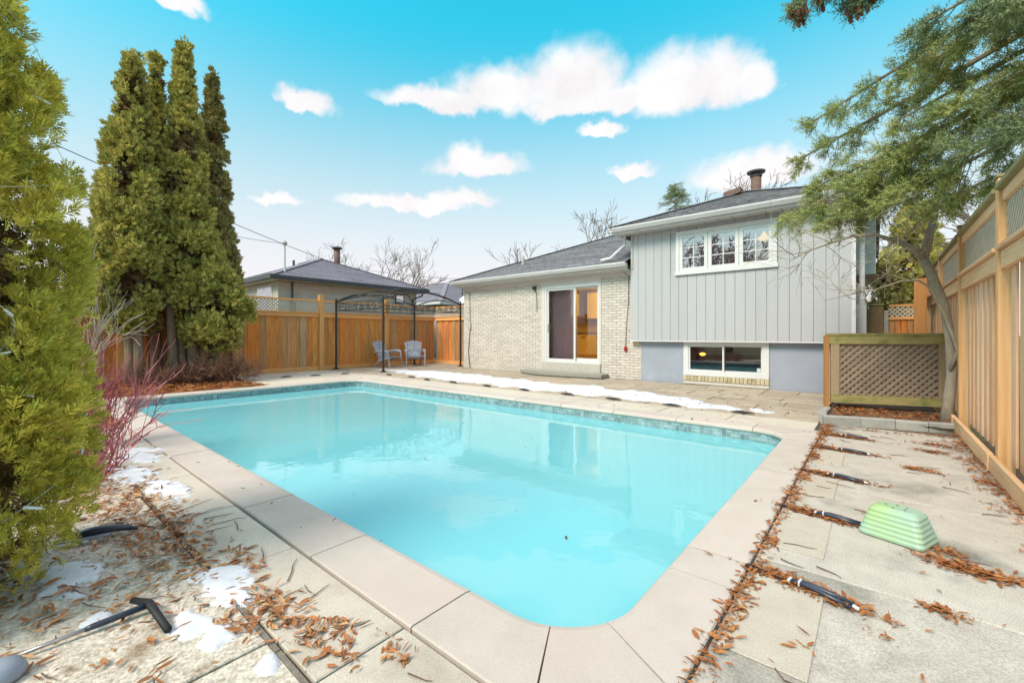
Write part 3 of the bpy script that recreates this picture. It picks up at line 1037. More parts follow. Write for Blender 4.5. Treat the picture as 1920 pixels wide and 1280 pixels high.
# --- roofs: stepped shingle courses
def roof_face(mb, e0, e1, r0, r1, step=.145, lift=.014):
    e0, e1, r0, r1 = map(Vector, (e0, e1, r0, r1))
    nv = (e1 - e0).cross(r0 - e0 if (r0 - e0).length > .01 else r1 - e0).normalized()
    if nv.z < 0:
        nv = -nv
    slant = max((r0 - e0).length, (r1 - e1).length) * .9
    n_ = max(2, int(slant / step))
    for i in range(n_):
        a, c = i / n_, (i + 1) / n_
        p0, p1 = e0.lerp(r0, a), e1.lerp(r1, a)
        q0, q1 = e0.lerp(r0, c), e1.lerp(r1, c)
        Lw = (p1 - p0).length
        k = max(1, int(Lw / .95))
        o_ = random.random() * .6
        cuts = [0] + [min(max((j + o_ + random.uniform(-.2, .2)) / k, 0.001), .999) for j in range(k)] + [1]
        cuts.sort()
        for u, w in zip(cuts[:-1], cuts[1:]):
            lf = nv * (lift + random.uniform(-.003, .004))
            A, B = p0.lerp(p1, u) + lf, p0.lerp(p1, w) + lf
            D, E_ = q0.lerp(q1, u) + nv * .001, q0.lerp(q1, w) + nv * .001
            A0, B0 = p0.lerp(p1, u), p0.lerp(p1, w)
            mb.add([A, B, E_, D, A0, B0], [(0, 1, 2, 3), (4, 5, 1, 0)])


def gutter(x0, x1, yf, z, parent, mat, axis='x', sgn=1, name='gutter'):
    """K-style gutter: front lip at yf, back against the fascia"""
    prof = [(yf + .12 * sgn, z - .10), (yf + .05 * sgn, z - .10), (yf + .03 * sgn, z - .07), (yf + .005 * sgn, z - .035), (yf, z - .02), (yf, z), (yf + .012 * sgn, z), (yf + .012 * sgn, z - .01), (yf + .12 * sgn, z - .012)]
    return MB().prism(prof, axis, x0, x1).build(name, mat, parent)


p = .4
UEY, UEZ, UEX0, UEX1 = 9.93, 3.83, -5.16, .10
ux = (UEX0 + UEX1) / 2
uh = (UEX1 - UEX0) / 2
urz = UEZ + uh * p
up_ = MB()
roof_face(up_, (UEX0, UEY, UEZ), (UEX1, UEY, UEZ), (ux, UEY + uh, urz), (ux, UEY + uh, urz))
roof_face(up_, (UEX0, 20, UEZ), (UEX0, UEY, UEZ), (ux, 20, urz), (ux, UEY + uh, urz))
roof_face(up_, (UEX1, UEY, UEZ), (UEX1, 20, UEZ), (ux, UEY + uh, urz), (ux, 20, urz))
uroof = up_.build('upper_roof', m_shing, house)
uroof['kind'] = 'stuff'
hc = MB()
for a in ((UEX0, UEY, UEZ), (UEX1, UEY, UEZ)):
    hc.bar(Vector(a) + Vector((0, 0, .015)), (ux, UEY + uh, urz + .02), .22, .02)
hc.bar((ux, UEY + uh, urz + .018), (ux, 20, urz + .018), .24, .02)
hc.build('hip_cap', m_shing, house)
MB().box(UEX0 + .1, UEX1 - .1, UEY + .10, UEY + .13, 3.68, 3.81).box(UEX0 + .1, UEX0 + .13, UEY + .13, 20, 3.68, 3.81).build('fascia', m_white, house)
gutter(UEX0 - .0, UEX1 + .0, UEY - .03, UEZ + .005, house, m_white)
gutter(UEY + .0, 20, UEX0 - .03, UEZ + .004, house, m_white, axis='y')
x = UEX0 + .13
while x < UEX1 - .1:
    x1 = min(x + .30, UEX1 - .1)
    MB().bbox(x + .004, x1 - .004, UEY + .13, SY + .03, 3.683, 3.70, .004).build('soffit_panel', m_soffit, house)
    x += .30
# chimney flue and box vent
ch = MB().lathe((-2.47, 13.25, 4.55), [(.13, 0), (.13, .90)], 14).build('flue', m_brownpipe, house, True)
MB().lathe((-2.47, 13.25, 5.45), [(.15, 0), (.15, .03), (.10, .035), (.10, .09), (.22, .10), (.23, .14), (.10, .17)], 16).build('flue_cap', m_dkfascia, ch)
MB().prism([(-3.02, 4.70), (-2.62, 4.80), (-2.62, 4.93), (-3.02, 4.86)], 'y', 12.15, 12.6).build('roof_vent', m_brownpipe, house)
MB().lathe((-4.75, 11.4, 3.98), [(.05, 0), (.05, .22), (.03, .24)], 10).build('small_vent_pipe', m_dkfascia, house)

# lower roof
p = .4167
LEY, LEZ, LEX = 10.08, 2.98, -11.36
hy = 4.7
lrz = LEZ + hy * p
lw = MB()
roof_face(lw, (LEX, LEY, LEZ), (-4.78, LEY, LEZ), (LEX + hy, LEY + hy, lrz), (-4.78, LEY + hy, lrz))
roof_face(lw, (LEX, LEY + 2 * hy, LEZ), (LEX, LEY, LEZ), (LEX + hy, LEY + hy, lrz), (LEX + hy, LEY + hy, lrz))
roof_face(lw, (-4.78, LEY + 2 * hy, LEZ), (LEX, LEY + 2 * hy, LEZ), (-4.78, LEY + hy, lrz), (LEX + hy, LEY + hy, lrz))
lroof = lw.build('lower_roof', m_shing, house)
lroof['kind'] = 'stuff'
hc = MB().bar((LEX, LEY, LEZ + .015), (LEX + hy, LEY + hy, lrz + .02), .22, .02).bar((LEX, LEY + 2 * hy, LEZ + .015), (LEX + hy, LEY + hy, lrz + .02), .22, .02)
hc.build('hip_cap', m_shing, house)
MB().box(LEX + .1, -4.78, LEY + .10, LEY + .13, 2.82, 2.96).box(LEX + .1, LEX + .13, LEY + .13, 19.4, 2.82, 2.96).build('fascia', m_cream, house)
MB().box(LEX + .13, -4.78, LEY + .131, WY + .012, 2.80, 2.82).box(LEX + .1, -11.03, WY + .012, 19.4, 2.80, 2.82).build('soffit', m_soffit, house)
gutter(LEX, -4.78, LEY - .03, LEZ + .005, house, m_white)
MB().box(-11.0, -4.60, WY - .035, WY - .008, 2.70, 2.80).build('frieze_board', m_cream, house)
MB().tube([(-4.9, 10.3, 3.68), (-4.9, 10.3, 3.45), (-5.25, 10.22, 3.14), (-5.5, 10.16, 3.10)], .04, 8).build('downspout', m_white, house)
MB().tube([(-9.1, 11.4, 3.4), (-9.1, 11.4, 3.75)], .05, 10).build('vent_pipe', m_cement, house)
MB().tube([(-4.70, 10.335, 3.66), (-4.70, 10.335, 2.82), (-4.82, 10.38, 2.80)], .012, 6).build('conduit', m_cement, house)
# things on the wall
MB().bbox(-10.77, -10.67, WY - .06, WY - .005, 1.35, 1.58, .012).build('outlet_box', m_cement, house)
ow = MB().tube([(-10.95, WY - .02, 2.66), (-10.75, WY - .02, 2.62), (-10.73, WY - .02, 2.3), (-10.72, WY - .015, 1.6)], .008, 5)
ow.tube([(-10.72, WY - .015, 1.35), (-10.75, WY - .02, 1.0), (-10.79, WY - .03, .6), (-10.75, WY - .03, .25), (-10.69, WY - .05, .02)], .011, 5)
ow.build('wall_cable', m_wire, house)
MB().bbox(-7.96, -7.86, WY - .10, WY - .005, 2.52, 2.62, .01).build('floodlight_bracket', m_dkmetal, house)
MB().tube([(-7.9, WY - .06, 2.55), (-7.84, WY - .03, 2.4), (-7.83, WY - .02, 1.85)], .008, 5).build('drop_cable', m_wire, house)
t = thing('extension_cord', (-4.85, WY - .03, .75), 'thin cord with red plug hanging down the brick wall beside the siding', 'cord')
MB().tube([(-5.0, WY - .04, 2.79), (-4.87, WY - .03, 2.66), (-4.88, WY - .025, 2.0), (-4.93, WY - .03, 1.4), (-4.95, WY - .03, .84)], .007, 5).build('cable', m_wire, t)
MB().bbox(-4.985, -4.915, WY - .07, WY - .01, .73, .85, .012).build('plug', m_red, t)


# ================================================================ NEIGHBOUR HOUSES
def hip_house(name, label, x0, x1, y0, y1, ez, wall_in, p, rm, wm_, fm):
    """roof rectangle x0..x1, y0..y1 (eaves), ridge along x"""
    t = thing(name, ((x0 + x1) / 2, (y0 + y1) / 2, 0), label, 'house')
    hy_ = (y1 - y0) / 2
    rz = ez + hy_ * p
    ra, rb = (x0 + hy_, (y0 + y1) / 2, rz), (x1 - hy_, (y0 + y1) / 2, rz)
    m = MB()
    roof_face(m, (x1, y0, ez), (x1, y1, ez), rb, rb, step=.2)
    roof_face(m, (x0, y0, ez), (x1, y0, ez), ra, rb, step=.2)
    roof_face(m, (x1, y1, ez), (x0, y1, ez), rb, ra, step=.2)
    roof_face(m, (x0, y1, ez), (x0, y0, ez), ra, ra, step=.2)
    r_ = m.build('roof', rm, t)
    r_['kind'] = 'stuff'
    MB().bar((x1, y0, ez + .02), Vector(rb) + Vector((0, 0, .02)), .25, .02).bar((x1, y1, ez + .02), Vector(rb) + Vector((0, 0, .02)), .25, .02).bar(ra, Vector(rb) + Vector((0, 0, .01)), .25, .02).build('hip_cap', rm, t)
    MB().box(x1 - .04, x1 + .06, y0 - .05, y1 + .05, ez - .14, ez + .01).box(x0, x1 - .04, y0 - .05, y0 + .06, ez - .14, ez + .01).build('gutter', fm, t)
    MB().box(x0 + .1, x1 - .05, y0 + .07, y1 - .1, ez - .17, ez - .145).build('soffit', m_soffit, t)
    w0, w1, v0, v1 = x0 + wall_in, x1 - wall_in, y0 + wall_in, y1 - wall_in
    MB().box(w0, w1 - .02, v0 + .02, v1, -.07, ez - .17).build('wall', m_mortar, t)
    m = MB()
    z = .0
    while z < ez - .25:
        yy = v0 - (.12 if int(z / .0715) % 2 else 0)
        while yy < v1:
            m.box(w1 - .02, w1 + random.uniform(-.002, .003), max(yy, v0), min(yy + .44, v1), z, z + .06)
            yy += .45
        m.box(w0, w1 - .02, v0, v0 + .02, z, z + .06)
        z += .0715
    tag(m.build('brickwork', wm_, t), kind='stuff')
    return t, (w0, w1, v0, v1), (ra, rb)


t, (w0, w1, v0, v1), _ = hip_house('neighbour_house', 'pale brick neighbour house with dark hip roof just behind the back fence', -27.5, -17.6, 6.65, 14.2, 3.47, .42, .4, m_shing2, m_brick, m_dkfascia)
wd = MB().box(w1 - 2.1, w1 - .55, v0 - .03, v0 + .01, 2.0, 3.14).build('window', m_white, t)
MB().box(w1 - 2.03, w1 - 1.36, v0 - .034, v0 - .028, 2.07, 3.07).build('pane', m_wglass, wd)
MB().box(w1 - 1.29, w1 - .62, v0 - .034, v0 - .028, 2.07, 3.07).build('pane', m_wglass, wd)
MB().box(w1 - 2.06, w1 - .6, v0 - .026, v0 - .02, 2.04, 3.1).build('window_dark', m_darkroom, wd)
wd = MB().box(w1 - .01, w1 + .03, 12.5, 13.0, 2.7, 3.15).build('window', m_dkfascia, t)
MB().box(w1 + .031, w1 + .036, 12.55, 12.95, 2.75, 3.1).build('pane', m_wglass, wd)
MB().tube([(w1 + .05, 7.6, 3.3), (w1 + .05, 7.6, .5)], .035, 6).build('conduit', m_dkfascia, t)
MB().bbox(w1 + .004, w1 + .12, 7.5, 7.72, 2.1, 2.5, .01).build('meter_box', m_dkfascia, t)
MB().tube([(w1 + .35, 13.95, 3.4), (w1 + .32, 13.9, 3.15), (w1 + .08, 13.5, 2.95), (w1 + .06, 13.5, .5)], .04, 8).build('downspout', m_dkmetal, t)
ms = MB().tube([(-18.1, 7.35, 3.5), (-18.1, 7.35, 4.75)], .04, 8).build('service_mast', m_white, t)
MB().lathe((-18.1, 7.35, 4.75), [(.04, 0), (.09, .03), (.10, .10), (.05, .17)], 10).build('weatherhead', m_cement, ms)
MB().lathe((-21.6, 11.4, 4.4), [(.15, 0), (.15, 1.25)], 12).build('flue', m_brownpipe, t, True)
MB().lathe((-21.6, 11.4, 5.66), [(.25, 0), (.27, .05), (.24, .09)], 12).build('flue_cap', m_dkfascia, t)
MB().tube([(-23.5, 10.0, 4.7), (-23.5, 10.0, 5.1)], .06, 8).build('vent_pipe', m_dkfascia, t)
t2, (w0, w1, v0, v1), _ = hip_house('neighbour_house', 'farther neighbour house of which mostly the purple grey roof shows', -27.5, -18.3, 15.6, 23.6, 3.0, .42, .42, m_shing2, m_brick, m_white)
MB().prism([(17.1, 2.95), (18.9, 2.95), (18.0, 3.55)], 'x', -18.9, -18.1).build('entry_gable', m_white, t2)
MB().tube([(-19.6, 18.5, 3.5), (-19.6, 18.5, 4.1)], .04, 8).build('vent_pipe', m_dkfascia, t2)


# ================================================================ FENCES
def unit_board(w, d, z0, z1, mat, name):
    me = MB().bbox(-d / 2, d / 2, -w / 2, w / 2, z0, z1, .004).build('tmp', mat, at0=True)
    m = me.data
    bpy.data.objects.remove(me)
    m.name = name
    return m


def lattice(mb, c0, c1, z0, z1, w, t, pitch, place, lay):
    """two layers of diagonal slats clipped to a rectangle (u from c0 to c1)"""
    H_ = z1 - z0
    for sgn in (1, -1):
        u = c0 - H_
        while u < c1 + H_:
            # slat centre line: z from z0..z1, u shifts by sgn*H_
            pts = []
            ua, ub = (u, u + H_) if sgn > 0 else (u + H_, u)
            za, zb = z0, z1
            # clip in u
            if min(ua, ub) < c1 and max(ua, ub) > c0:
                def clip(t_):
                    return ua + (ub - ua) * t_, za + (zb - za) * t_
                t0, t1 = 0., 1.
                for bound, side in ((c0, 1), (c1, -1)):
                    d_ = (ub - ua)
                    tt = (bound - ua) / d_
                    if (d_ > 0) == (side > 0):
                        t0 = max(t0, tt)
                    else:
                        t1 = min(t1, tt)
                if t1 - t0 > .03:
                    (a, za_), (b_, zb_) = clip(t0), clip(t1)
                    mb.bar(place(a, za_, lay * sgn), place(b_, zb_, lay * sgn), w, t, up=place.n)
            u += pitch


class Place:
    def __init__(s, fn, n):
        s.fn, s.n = fn, n

    def __call__(s, u, z, d):
        return s.fn(u, z, d)


bd = [unit_board(.195, .02, .1, 1.80, m_fboard, 'board') for _ in range(1)][0]


def cedar_fence(label, along, a0, a1, fixed, posts, face):
    """along 'y': fence at x=fixed, faces +x; along 'x': fence at y=fixed, faces -y"""
    t = thing('cedar_fence', (fixed, a0, 0) if along == 'y' else (a0, fixed, 0), label, 'fence')

    def W(u, d, z):     # d = distance out of the face
        return (fixed + d, u, z) if along == 'y' else (u, fixed - d, z)

    def bx(u0, u1, d0, d1, z0, z1, b_=.004):
        A, B = W(u0, d0, z0), W(u1, d1, z1)
        return MB().bbox(min(A[0], B[0]), max(A[0], B[0]), min(A[1], B[1]), max(A[1], B[1]), z0, z1, b_)
    rz = 0 if along == 'y' else R(90)
    for u in posts:
        bx(u - .075, u + .075, -.04, .11, -.05, 2.48).build('post', m_fpost, t)
    edges = sorted(set([a0, a1] + list(posts)))
    for e0, e1 in zip(edges[:-1], edges[1:]):
        u0, u1 = e0 + (.078 if e0 in posts else 0), e1 - (.078 if e1 in posts else 0)
        if u1 - u0 < .1:
            continue
        k = max(1, round((u1 - u0) / .2))
        st_ = (u1 - u0) / k
        for i in range(k):
            u = u0 + (i + .5) * st_
            inst(bd, 'board', W(u, (.012 if i % 2 else -.012) + random.uniform(-.003, .003), random.uniform(-.01, .01)), t, rz + random.uniform(-.006, .006), (1, st_ / .2 * 1.04, 1))
        bx(u0, u1, .028, .066, 1.74, 1.86).build('rail', m_frail, t)
        bx(u0, u1, .0, .09, 1.862, 1.90).build('rail_cap', m_frail, t)
        bx(u0, u1, -.01, .045, 2.25, 2.31).build('top_rail', m_frail, t)
        bx(u0, u1, .03, .075, -.03, .12).build('kickboard', m_frail, t)
        mb = MB()
        lattice(mb, u0, u1, 1.90, 2.25, .032, .008, .105, Place(lambda u, z, d: W(u, .015 + d, z), (1, 0, 0) if along == 'y' else (0, 1, 0)), .005)
        tag(mb.build('lattice', m_flat, t), kind='stuff')
    return t


cedar_fence('long weathered orange cedar fence with lattice top behind the pergola', 'y', -3.0, 11.7, -14.12, [-2.9, -.5, 1.9, 4.35, 6.87, 9.36], 1)
cedar_fence('short cedar fence piece joining the brick house corner', 'x', -14.0, -11.1, 11.72, [-11.2], -1)

# ---- the new fence on the right, board on board
nf = thing('pine_fence', (.85, 5.4, 0), 'tall new pale pine fence with mossy caps beside the concrete deck', 'fence')
nbd = unit_board(.145, .018, .1, 1.80, m_nboard, 'board')
FXR = .86
posts = [3.18, 5.40, 7.58, 9.75, 11.95, 14.1]
for y in posts:
    MB().bbox(.785, .885, y - .05, y + .05, -.05, 2.46, .006).build('post', m_npost, nf)
    MB().bbox(.775, .895, y - .06, y + .06, 2.462, 2.49, .004).build('post_cap', m_ncap, nf)
for y0, y1 in zip(posts[:-1], posts[1:]):
    u0, u1 = y0 + .055, y1 - .055
    n_ = 8
    st_ = (u1 - u0) / n_
    for i in range(n_):
        inst(nbd, 'board', (FXR + random.uniform(-.002, .002), u0 + (i + .5) * st_, 0), nf, random.uniform(-.006, .006))
        inst(nbd, 'board', (FXR + .058, u0 + i * st_ + .0, 0), nf, 0) if i else None
    MB().bbox(.80, .842, u0, u1, 1.70, 1.85, .005).build('rail', m_nrail, nf)
    MB().bbox(.765, .90, u0, u1, 1.852, 1.89, .005).build('rail_cap', m_nrail, nf)
    MB().bbox(.81, .85, u0, u1, 2.26, 2.35, .005).build('top_rail', m_nrail, nf)
    MB().bbox(.765, .905, u0 - .05, u1 + .05, 2.352, 2.395, .005).build('top_cap', m_ncap, nf) if False else MB().bbox(.765, .905, u0, u1, 2.352, 2.395, .005).build('top_cap', m_ncap, nf)
    mb = MB()
    lattice(mb, u0, u1, 1.89, 2.26, .034, .008, .088, Place(lambda u, z, d: (.845 + d, u, z), (1, 0, 0)), .005)
    tag(mb.build('lattice', m_flat, nf), kind='stuff')
    MB().bbox(.735, .775, u0 - .02, u1 + .02, -.04, .145, .006).build('kickboard', m_nrail, nf)

# ---- side yard: gate and cross fence beside the house
sg = thing('side_gate', (.2, 13.3, 0), 'brown wooden gate and panels closing the passage beside the house', 'gate')
MB().bbox(-.31, .16, 13.28, 13.31, .05, 1.84, .004).build('gate_panel', m_brownpanel, sg)
MB().bbox(-.31, .17, 13.26, 13.33, 1.842, 1.89, .004).build('gate_cap', m_mossrail, sg)
MB().bbox(.165, .245, 13.24, 13.34, -.05, 1.72, .006).build('post', M('grey_post', (.40, .36, .31), (.48, .44, .38), scale=7, rough=.85), sg)
x = .25
while x < .75:
    MB().bbox(x + .003, x + .10, 13.28, 13.30, .05, 1.50, .004).build('board', m_fboard, sg)
    x += .105
MB().bbox(.25, .77, 13.25, 13.28, 1.50, 1.56, .004).build('rail', m_frail, sg)
mb = MB()
lattice(mb, .25, .77, 1.56, 1.80, .03, .008, .09, Place(lambda u, z, d: (u, 13.27 - d, z), (0, 1, 0)), .005)
tag(mb.build('lattice', m_flat, sg), kind='stuff')
MB().bbox(.25, .77, 13.25, 13.29, 1.80, 1.85, .004).build('top_rail', m_frail, sg)
op = thing('leaning_cedar_panel', (.72, 11.0, 0), 'plain orange cedar panel standing behind the small leaning tree', 'panel')
MB().bbox(.56, .74, 11.0, 11.03, -.03, 2.2, .005).build('panel_board', M('orange_cedar', (.44, .21, .07), (.36, .16, .05), scale=3, rough=.8, stretch=(9, 9, .7), bump=.3, bscale=14), op)

# ---- lattice enclosure
EA, EB = Vector((-.53, 8.32, 0)), Vector((.78, 8.80, 0))
en = thing('lattice_enclosure', (.1, 8.9, 0), 'waist high lattice enclosure with mossy top rails next to the house', 'enclosure')
ed = (EB - EA).normalized()
en_ = Vector((ed.y, -ed.x, 0))      # out of the front face
EL = (EB - EA).length


def EP(u, z, d=0):
    v = EA + ed * u + en_ * d
    return (v.x, v.y, z)


Zt = 1.15
MB().bar(EP(-.02, Zt - .07, .02), EP(EL, Zt - .07, .02), .04, .13).build('front_rail', m_mossrail, en)
MB().bar(EP(-.03, Zt + .012, -.02), EP(EL + .02, Zt + .012, -.02), .14, .03).build('cap_board', m_mossrail, en)
MB().bar(EP(0, .17, .015), EP(EL, .17, .015), .04, .12).build('bottom_rail', m_mossrail, en)
MB().bar(EP(.055, .232, .015), EP(.055, Zt - .137, .015), .04, .11, up=tuple(ed)).build('stile', M('tan_stile', (.42, .30, .19), (.36, .24, .14), scale=4, stretch=(9, 9, 1), rough=.8), en)
MB().bar(EP(EL - .04, .232, .015), EP(EL - .04, Zt - .137, .015), .04, .08, up=tuple(ed)).build('stile', bpy.data.materials['tan_stile'], en)
MB().bar(EP(-.045, -.03, -.02), EP(-.045, Zt - .003, -.02), .05, .10, up=tuple(en_)).build('corner_post', M('orange_post', (.46, .22, .07), (.40, .18, .05), scale=4, stretch=(9, 9, 1), rough=.8), en)
mb = MB()
lattice(mb, .11, EL - .08, .232, Zt - .137, .040, .009, .098, Place(lambda u, z, d: EP(u, z, -.004 + d), tuple(en_)), .006)
tag(mb.build('lattice', m_blat, en), kind='stuff')
BD = .75
EV = Vector((.06, 1, 0))


def ES(u, z, b_):
    v = EA + ed * u + EV * b_
    return (v.x, v.y, z)


for u in (.02, EL - .03):
    MB().bar(ES(u, Zt + .008, .10), ES(u, Zt + .008, BD), .09, .03).build('cap_board', m_mossrail, en)
    MB().bar(ES(u, .6, .06), ES(u, .6, BD), .018, 1.05).build('side_panel', m_brownpanel, en)
MB().bar(ES(0, Zt + .009, BD + .06), ES(EL, Zt + .009, BD + .06), .10, .03).build('cap_board', m_mossrail, en)
MB().bar(ES(0, .6, BD + .04), ES(EL, .6, BD + .04), .018, 1.05).build('back_panel', m_brownpanel, en)
# kerb stones and bed in front of the enclosure
kb = MB().box(-.45, .74, 7.5, 8.6, -.06, -.03).build('enclosure_bed', m_soil)
kb['kind'] = 'structure'
bed('planting_bed', -.50, .765, 7.35, 8.9, .02, m_soil, amp=.02, step=.07)
K = [Vector((-.55, 8.05, 0)), Vector((-.57, 7.62, 0)), Vector((-.54, 7.12, 0)), Vector((-.15, 7.26, 0)), Vector((.19, 7.35, 0)), Vector((.50, 7.42, 0)), Vector((.755, 7.47, 0))]
kt = thing('kerb_edging', (0, 7.3, 0), 'low row of grey kerb stones edging the planting bed', 'kerb')
for i, (a, c) in enumerate(zip(K[:-1], K[1:])):
    d = (c - a).normalized()
    s_ = Vector((-d.y, d.x, 0)) * .05
    e = .012
    a, c = a + d * .004, c - d * .004
    zz = .075 + random.uniform(-.006, .006)
    A, Bq = [], []
    for pnt, lst in ((a, A), (c, Bq)):
        for off_, z in ((-1, -.05), (-1, zz - e), (-.75, zz), (.75, zz), (1, zz - e), (1, -.05)):
            v = pnt + s_ * off_
            lst.append((v.x, v.y, z))
    MB().add(A + Bq, [tuple(range(6)), tuple(range(6, 12))[::-1]] + [(j, j + 6, (j + 1) % 6 + 6, (j + 1) % 6) for j in range(6)]).build('kerb_stone', m_kerb, kt)

# ================================================================ PERGOLA FRAME AND CHAIRS
pg = thing('pergola_frame', (-12.75, 9.3, 0), 'black metal pergola frame without its canopy over two garden chairs', 'pergola')
GX0, GX1, GY0, GY1, GZ = -13.85, -11.65, 7.42, 11.15, 2.28
cor = [(-13.85, 7.28), (-11.65, 7.65), (-11.65, 10.9), (-13.85, 10.5)]
for x, y in cor:
    ps = MB().tube([(x, y, .02), (x, y, GZ)], .034, 10).build('post', m_dkmetal, pg, False)
    MB().lathe((x, y, .0), [(.11, 0), (.11, .012), (.05, .03), (.04, .09)], 12).build('foot', m_dkmetal, ps)
    MB().lathe((x, y, GZ), [(.045, 0), (.05, .02), (.02, .05), (.035, .08), (.0, .11)], 10).build('finial', m_dkmetal, ps)


def arch(p, q, rise, n=14):
    p, q = Vector(p), Vector(q)
    return [p.lerp(q, i / n) + Vector((0, 0, rise * math.sin(math.pi * i / n))) for i in range(n + 1)]


for i in range(4):
    a, c = cor[i], cor[(i + 1) % 4]
    MB().tube(arch((*a, GZ - .02), (*c, GZ - .02), .20 if i % 2 == 0 else .34), .022, 6).build('arched_beam', m_dkmetal, pg, False)
    MB().tube([(*a, GZ - .30), (*c, GZ - .30)], .016, 6).build('lower_rail', m_dkmetal, pg)
    sc_ = MB()
    L_ = (Vector(c) - Vector(a)).length
    d = (Vector((*c, 0)) - Vector((*a, 0))).normalized()
    k = int(L_ / .26)
    for j in range(k):
        u = (j + .5) * L_ / k
        r_ = .10
        ctr = Vector((*a, GZ - .17)) + d * u
        pts = [ctr + d * (r_ * math.cos(t_) * (1 - t_ / 14)) + Vector((0, 0, r_ * math.sin(t_) * (1 - t_ / 14))) for t_ in [x_ * .5 * (1 if j % 2 else -1) for x_ in range(20)]]
        pts = [ctr + d * (r_ * (1 - q / 26) * math.cos(q * .5 * (1 if j % 2 else -1))) + Vector((0, 0, r_ * (1 - q / 26) * math.sin(q * .5 * (1 if j % 2 else -1)))) for q in range(20)]
        sc_.tube(pts, .009, 4)
    if i in (0, 2, 3):
        sc_.tube([(*a, GZ - .05), (*c, GZ - .05)], .013, 5)
    sc_.build('scroll_panel', m_dkmetal, pg)
apex = (-12.75, 9.08, GZ + .48)
for a in cor:
    pts = [Vector((*a, GZ)).lerp(Vector(apex), i / 8) + Vector((0, 0, .10 * math.sin(math.pi * i / 8))) for i in range(9)]
    MB().tube(pts, .018, 6).build('roof_rib', m_dkmetal, pg)
rg = [Vector((*a, GZ)).lerp(Vector(apex), .55) + Vector((0, 0, .10)) for a in cor]
MB().tube(rg + [rg[0]], .014, 6).build('roof_ring', m_dkmetal, pg)


def adirondack(label):
    t = thing('adirondack_chair', (0, 0, 0), label, 'chair', 'plastic garden chairs under the pergola')
    # local: faces -y, seat front at y=-.28
    for i in range(5):
        y = -.30 + i * .105
        z = .37 - i * .028
        MB().bar((-.26, y, z), (.26, y, z), .095, .02).build('seat_slat', m_chair, t)
    for i in range(7):
        a = (i - 3) / 3
        top = .94 - .06 * a * a
        MB().bar((a * .19, .17, .27), (a * .29, .43, top), .078, .018, up=(0, 1, .35)).build('back_slat', m_chair, t)
    MB().bar((-.27, .28, .56), (.27, .28, .56), .03, .06).build('back_rail', m_chair, t)
    MB().bar((-.24, .20, .28), (.24, .20, .28), .04, .06).build('back_rail', m_chair, t)
    for s_ in (-1, 1):
        MB().tube([(s_ * .33, .32, .54), (s_ * .34, .0, .58), (s_ * .345, -.24, .575), (s_ * .345, -.31, .54)], [.035, .045, .05, .03], 6).build('arm', m_chair, t)
        MB().tube([(s_ * .345, -.30, .55), (s_ * .335, -.33, .3), (s_ * .33, -.36, 0)], [.032, .028, .024], 6).build('front_leg', m_chair, t)
        MB().tube([(s_ * .27, -.32, .36), (s_ * .27, .15, .24), (s_ * .27, .42, .0)], [.03, .032, .024], 6).build('rear_leg', m_chair, t)
    return t


c1 = adirondack('lilac grey plastic garden chair seen from its side, behind the front pergola post')
c1.location = (-13.35, 8.95, 0)
c1.rotation_euler.z = math.atan2(.27, .94) + R(90)
c2 = copy_tree(c1)
c2['label'] = 'lilac grey plastic garden chair turned to the pool, farther of the two by the fence'
c2.location = (-13.25, 10.05, 0)
c2.rotation_euler.z = math.atan2(-.45, .80) + R(90)
# copies keep local transforms of their parts
for src, dst in zip(c1.children, c2.children):
    dst.matrix_parent_inverse = src.matrix_parent_inverse.copy()


# ================================================================ WIRES
def wire(label, p, q, sag, r=.012):
    pts = [Vector(p).lerp(Vector(q), i / 16) - Vector((0, 0, sag * math.sin(math.pi * i / 16))) for i in range(17)]
    tag(MB().tube(pts, r, 5).build('utility_wire', m_wire), label, 'wire', 'overhead utility wires')


wire('black overhead wire sloping down across the sky to the neighbour roof', (-17.0, 1.0, 6.3), (-23.5, 15.5, 4.6), .25)
wire('thin overhead wire ending low over the farther purple grey roof', (-26, 12.5, 5.6), (-12.0, 17.0, 3.7), .3, .009)
wire('thin lower overhead wire beside the tall cedars left of the mast', (-18.1, 7.35, 4.8), (-16.0, 1.5, 4.9), .2, .008)


# ================================================================ VEGETATION
def unit(v):
    return v / np.maximum(np.linalg.norm(v, axis=-1, keepdims=True), 1e-9)


def scatter(TV, TF, pos, ax, nrm, size):
    """copies of a template (x along ax, z along nrm) at pos; returns V, F"""
    ax = unit(ax)
    nrm = unit(nrm - (nrm * ax).sum(1, keepdims=True) * ax)
    by = np.cross(nrm, ax)
    size = np.asarray(size)
    if size.ndim == 1:
        size = size[:, None].repeat(3, 1)
    V = (TV[None, :, 0:1] * ax[:, None, :] * size[:, None, 0:1] + TV[None, :, 1:2] * by[:, None, :] * size[:, None, 1:2]
         + TV[None, :, 2:3] * nrm[:, None, :] * size[:, None, 2:3] + pos[:, None, :])
    n_, k = len(pos), len(TV)
    F = (TF[None] + (np.arange(n_) * k)[:, None, None]).reshape(-1, TF.shape[1])
    return V.reshape(-1, 3), F


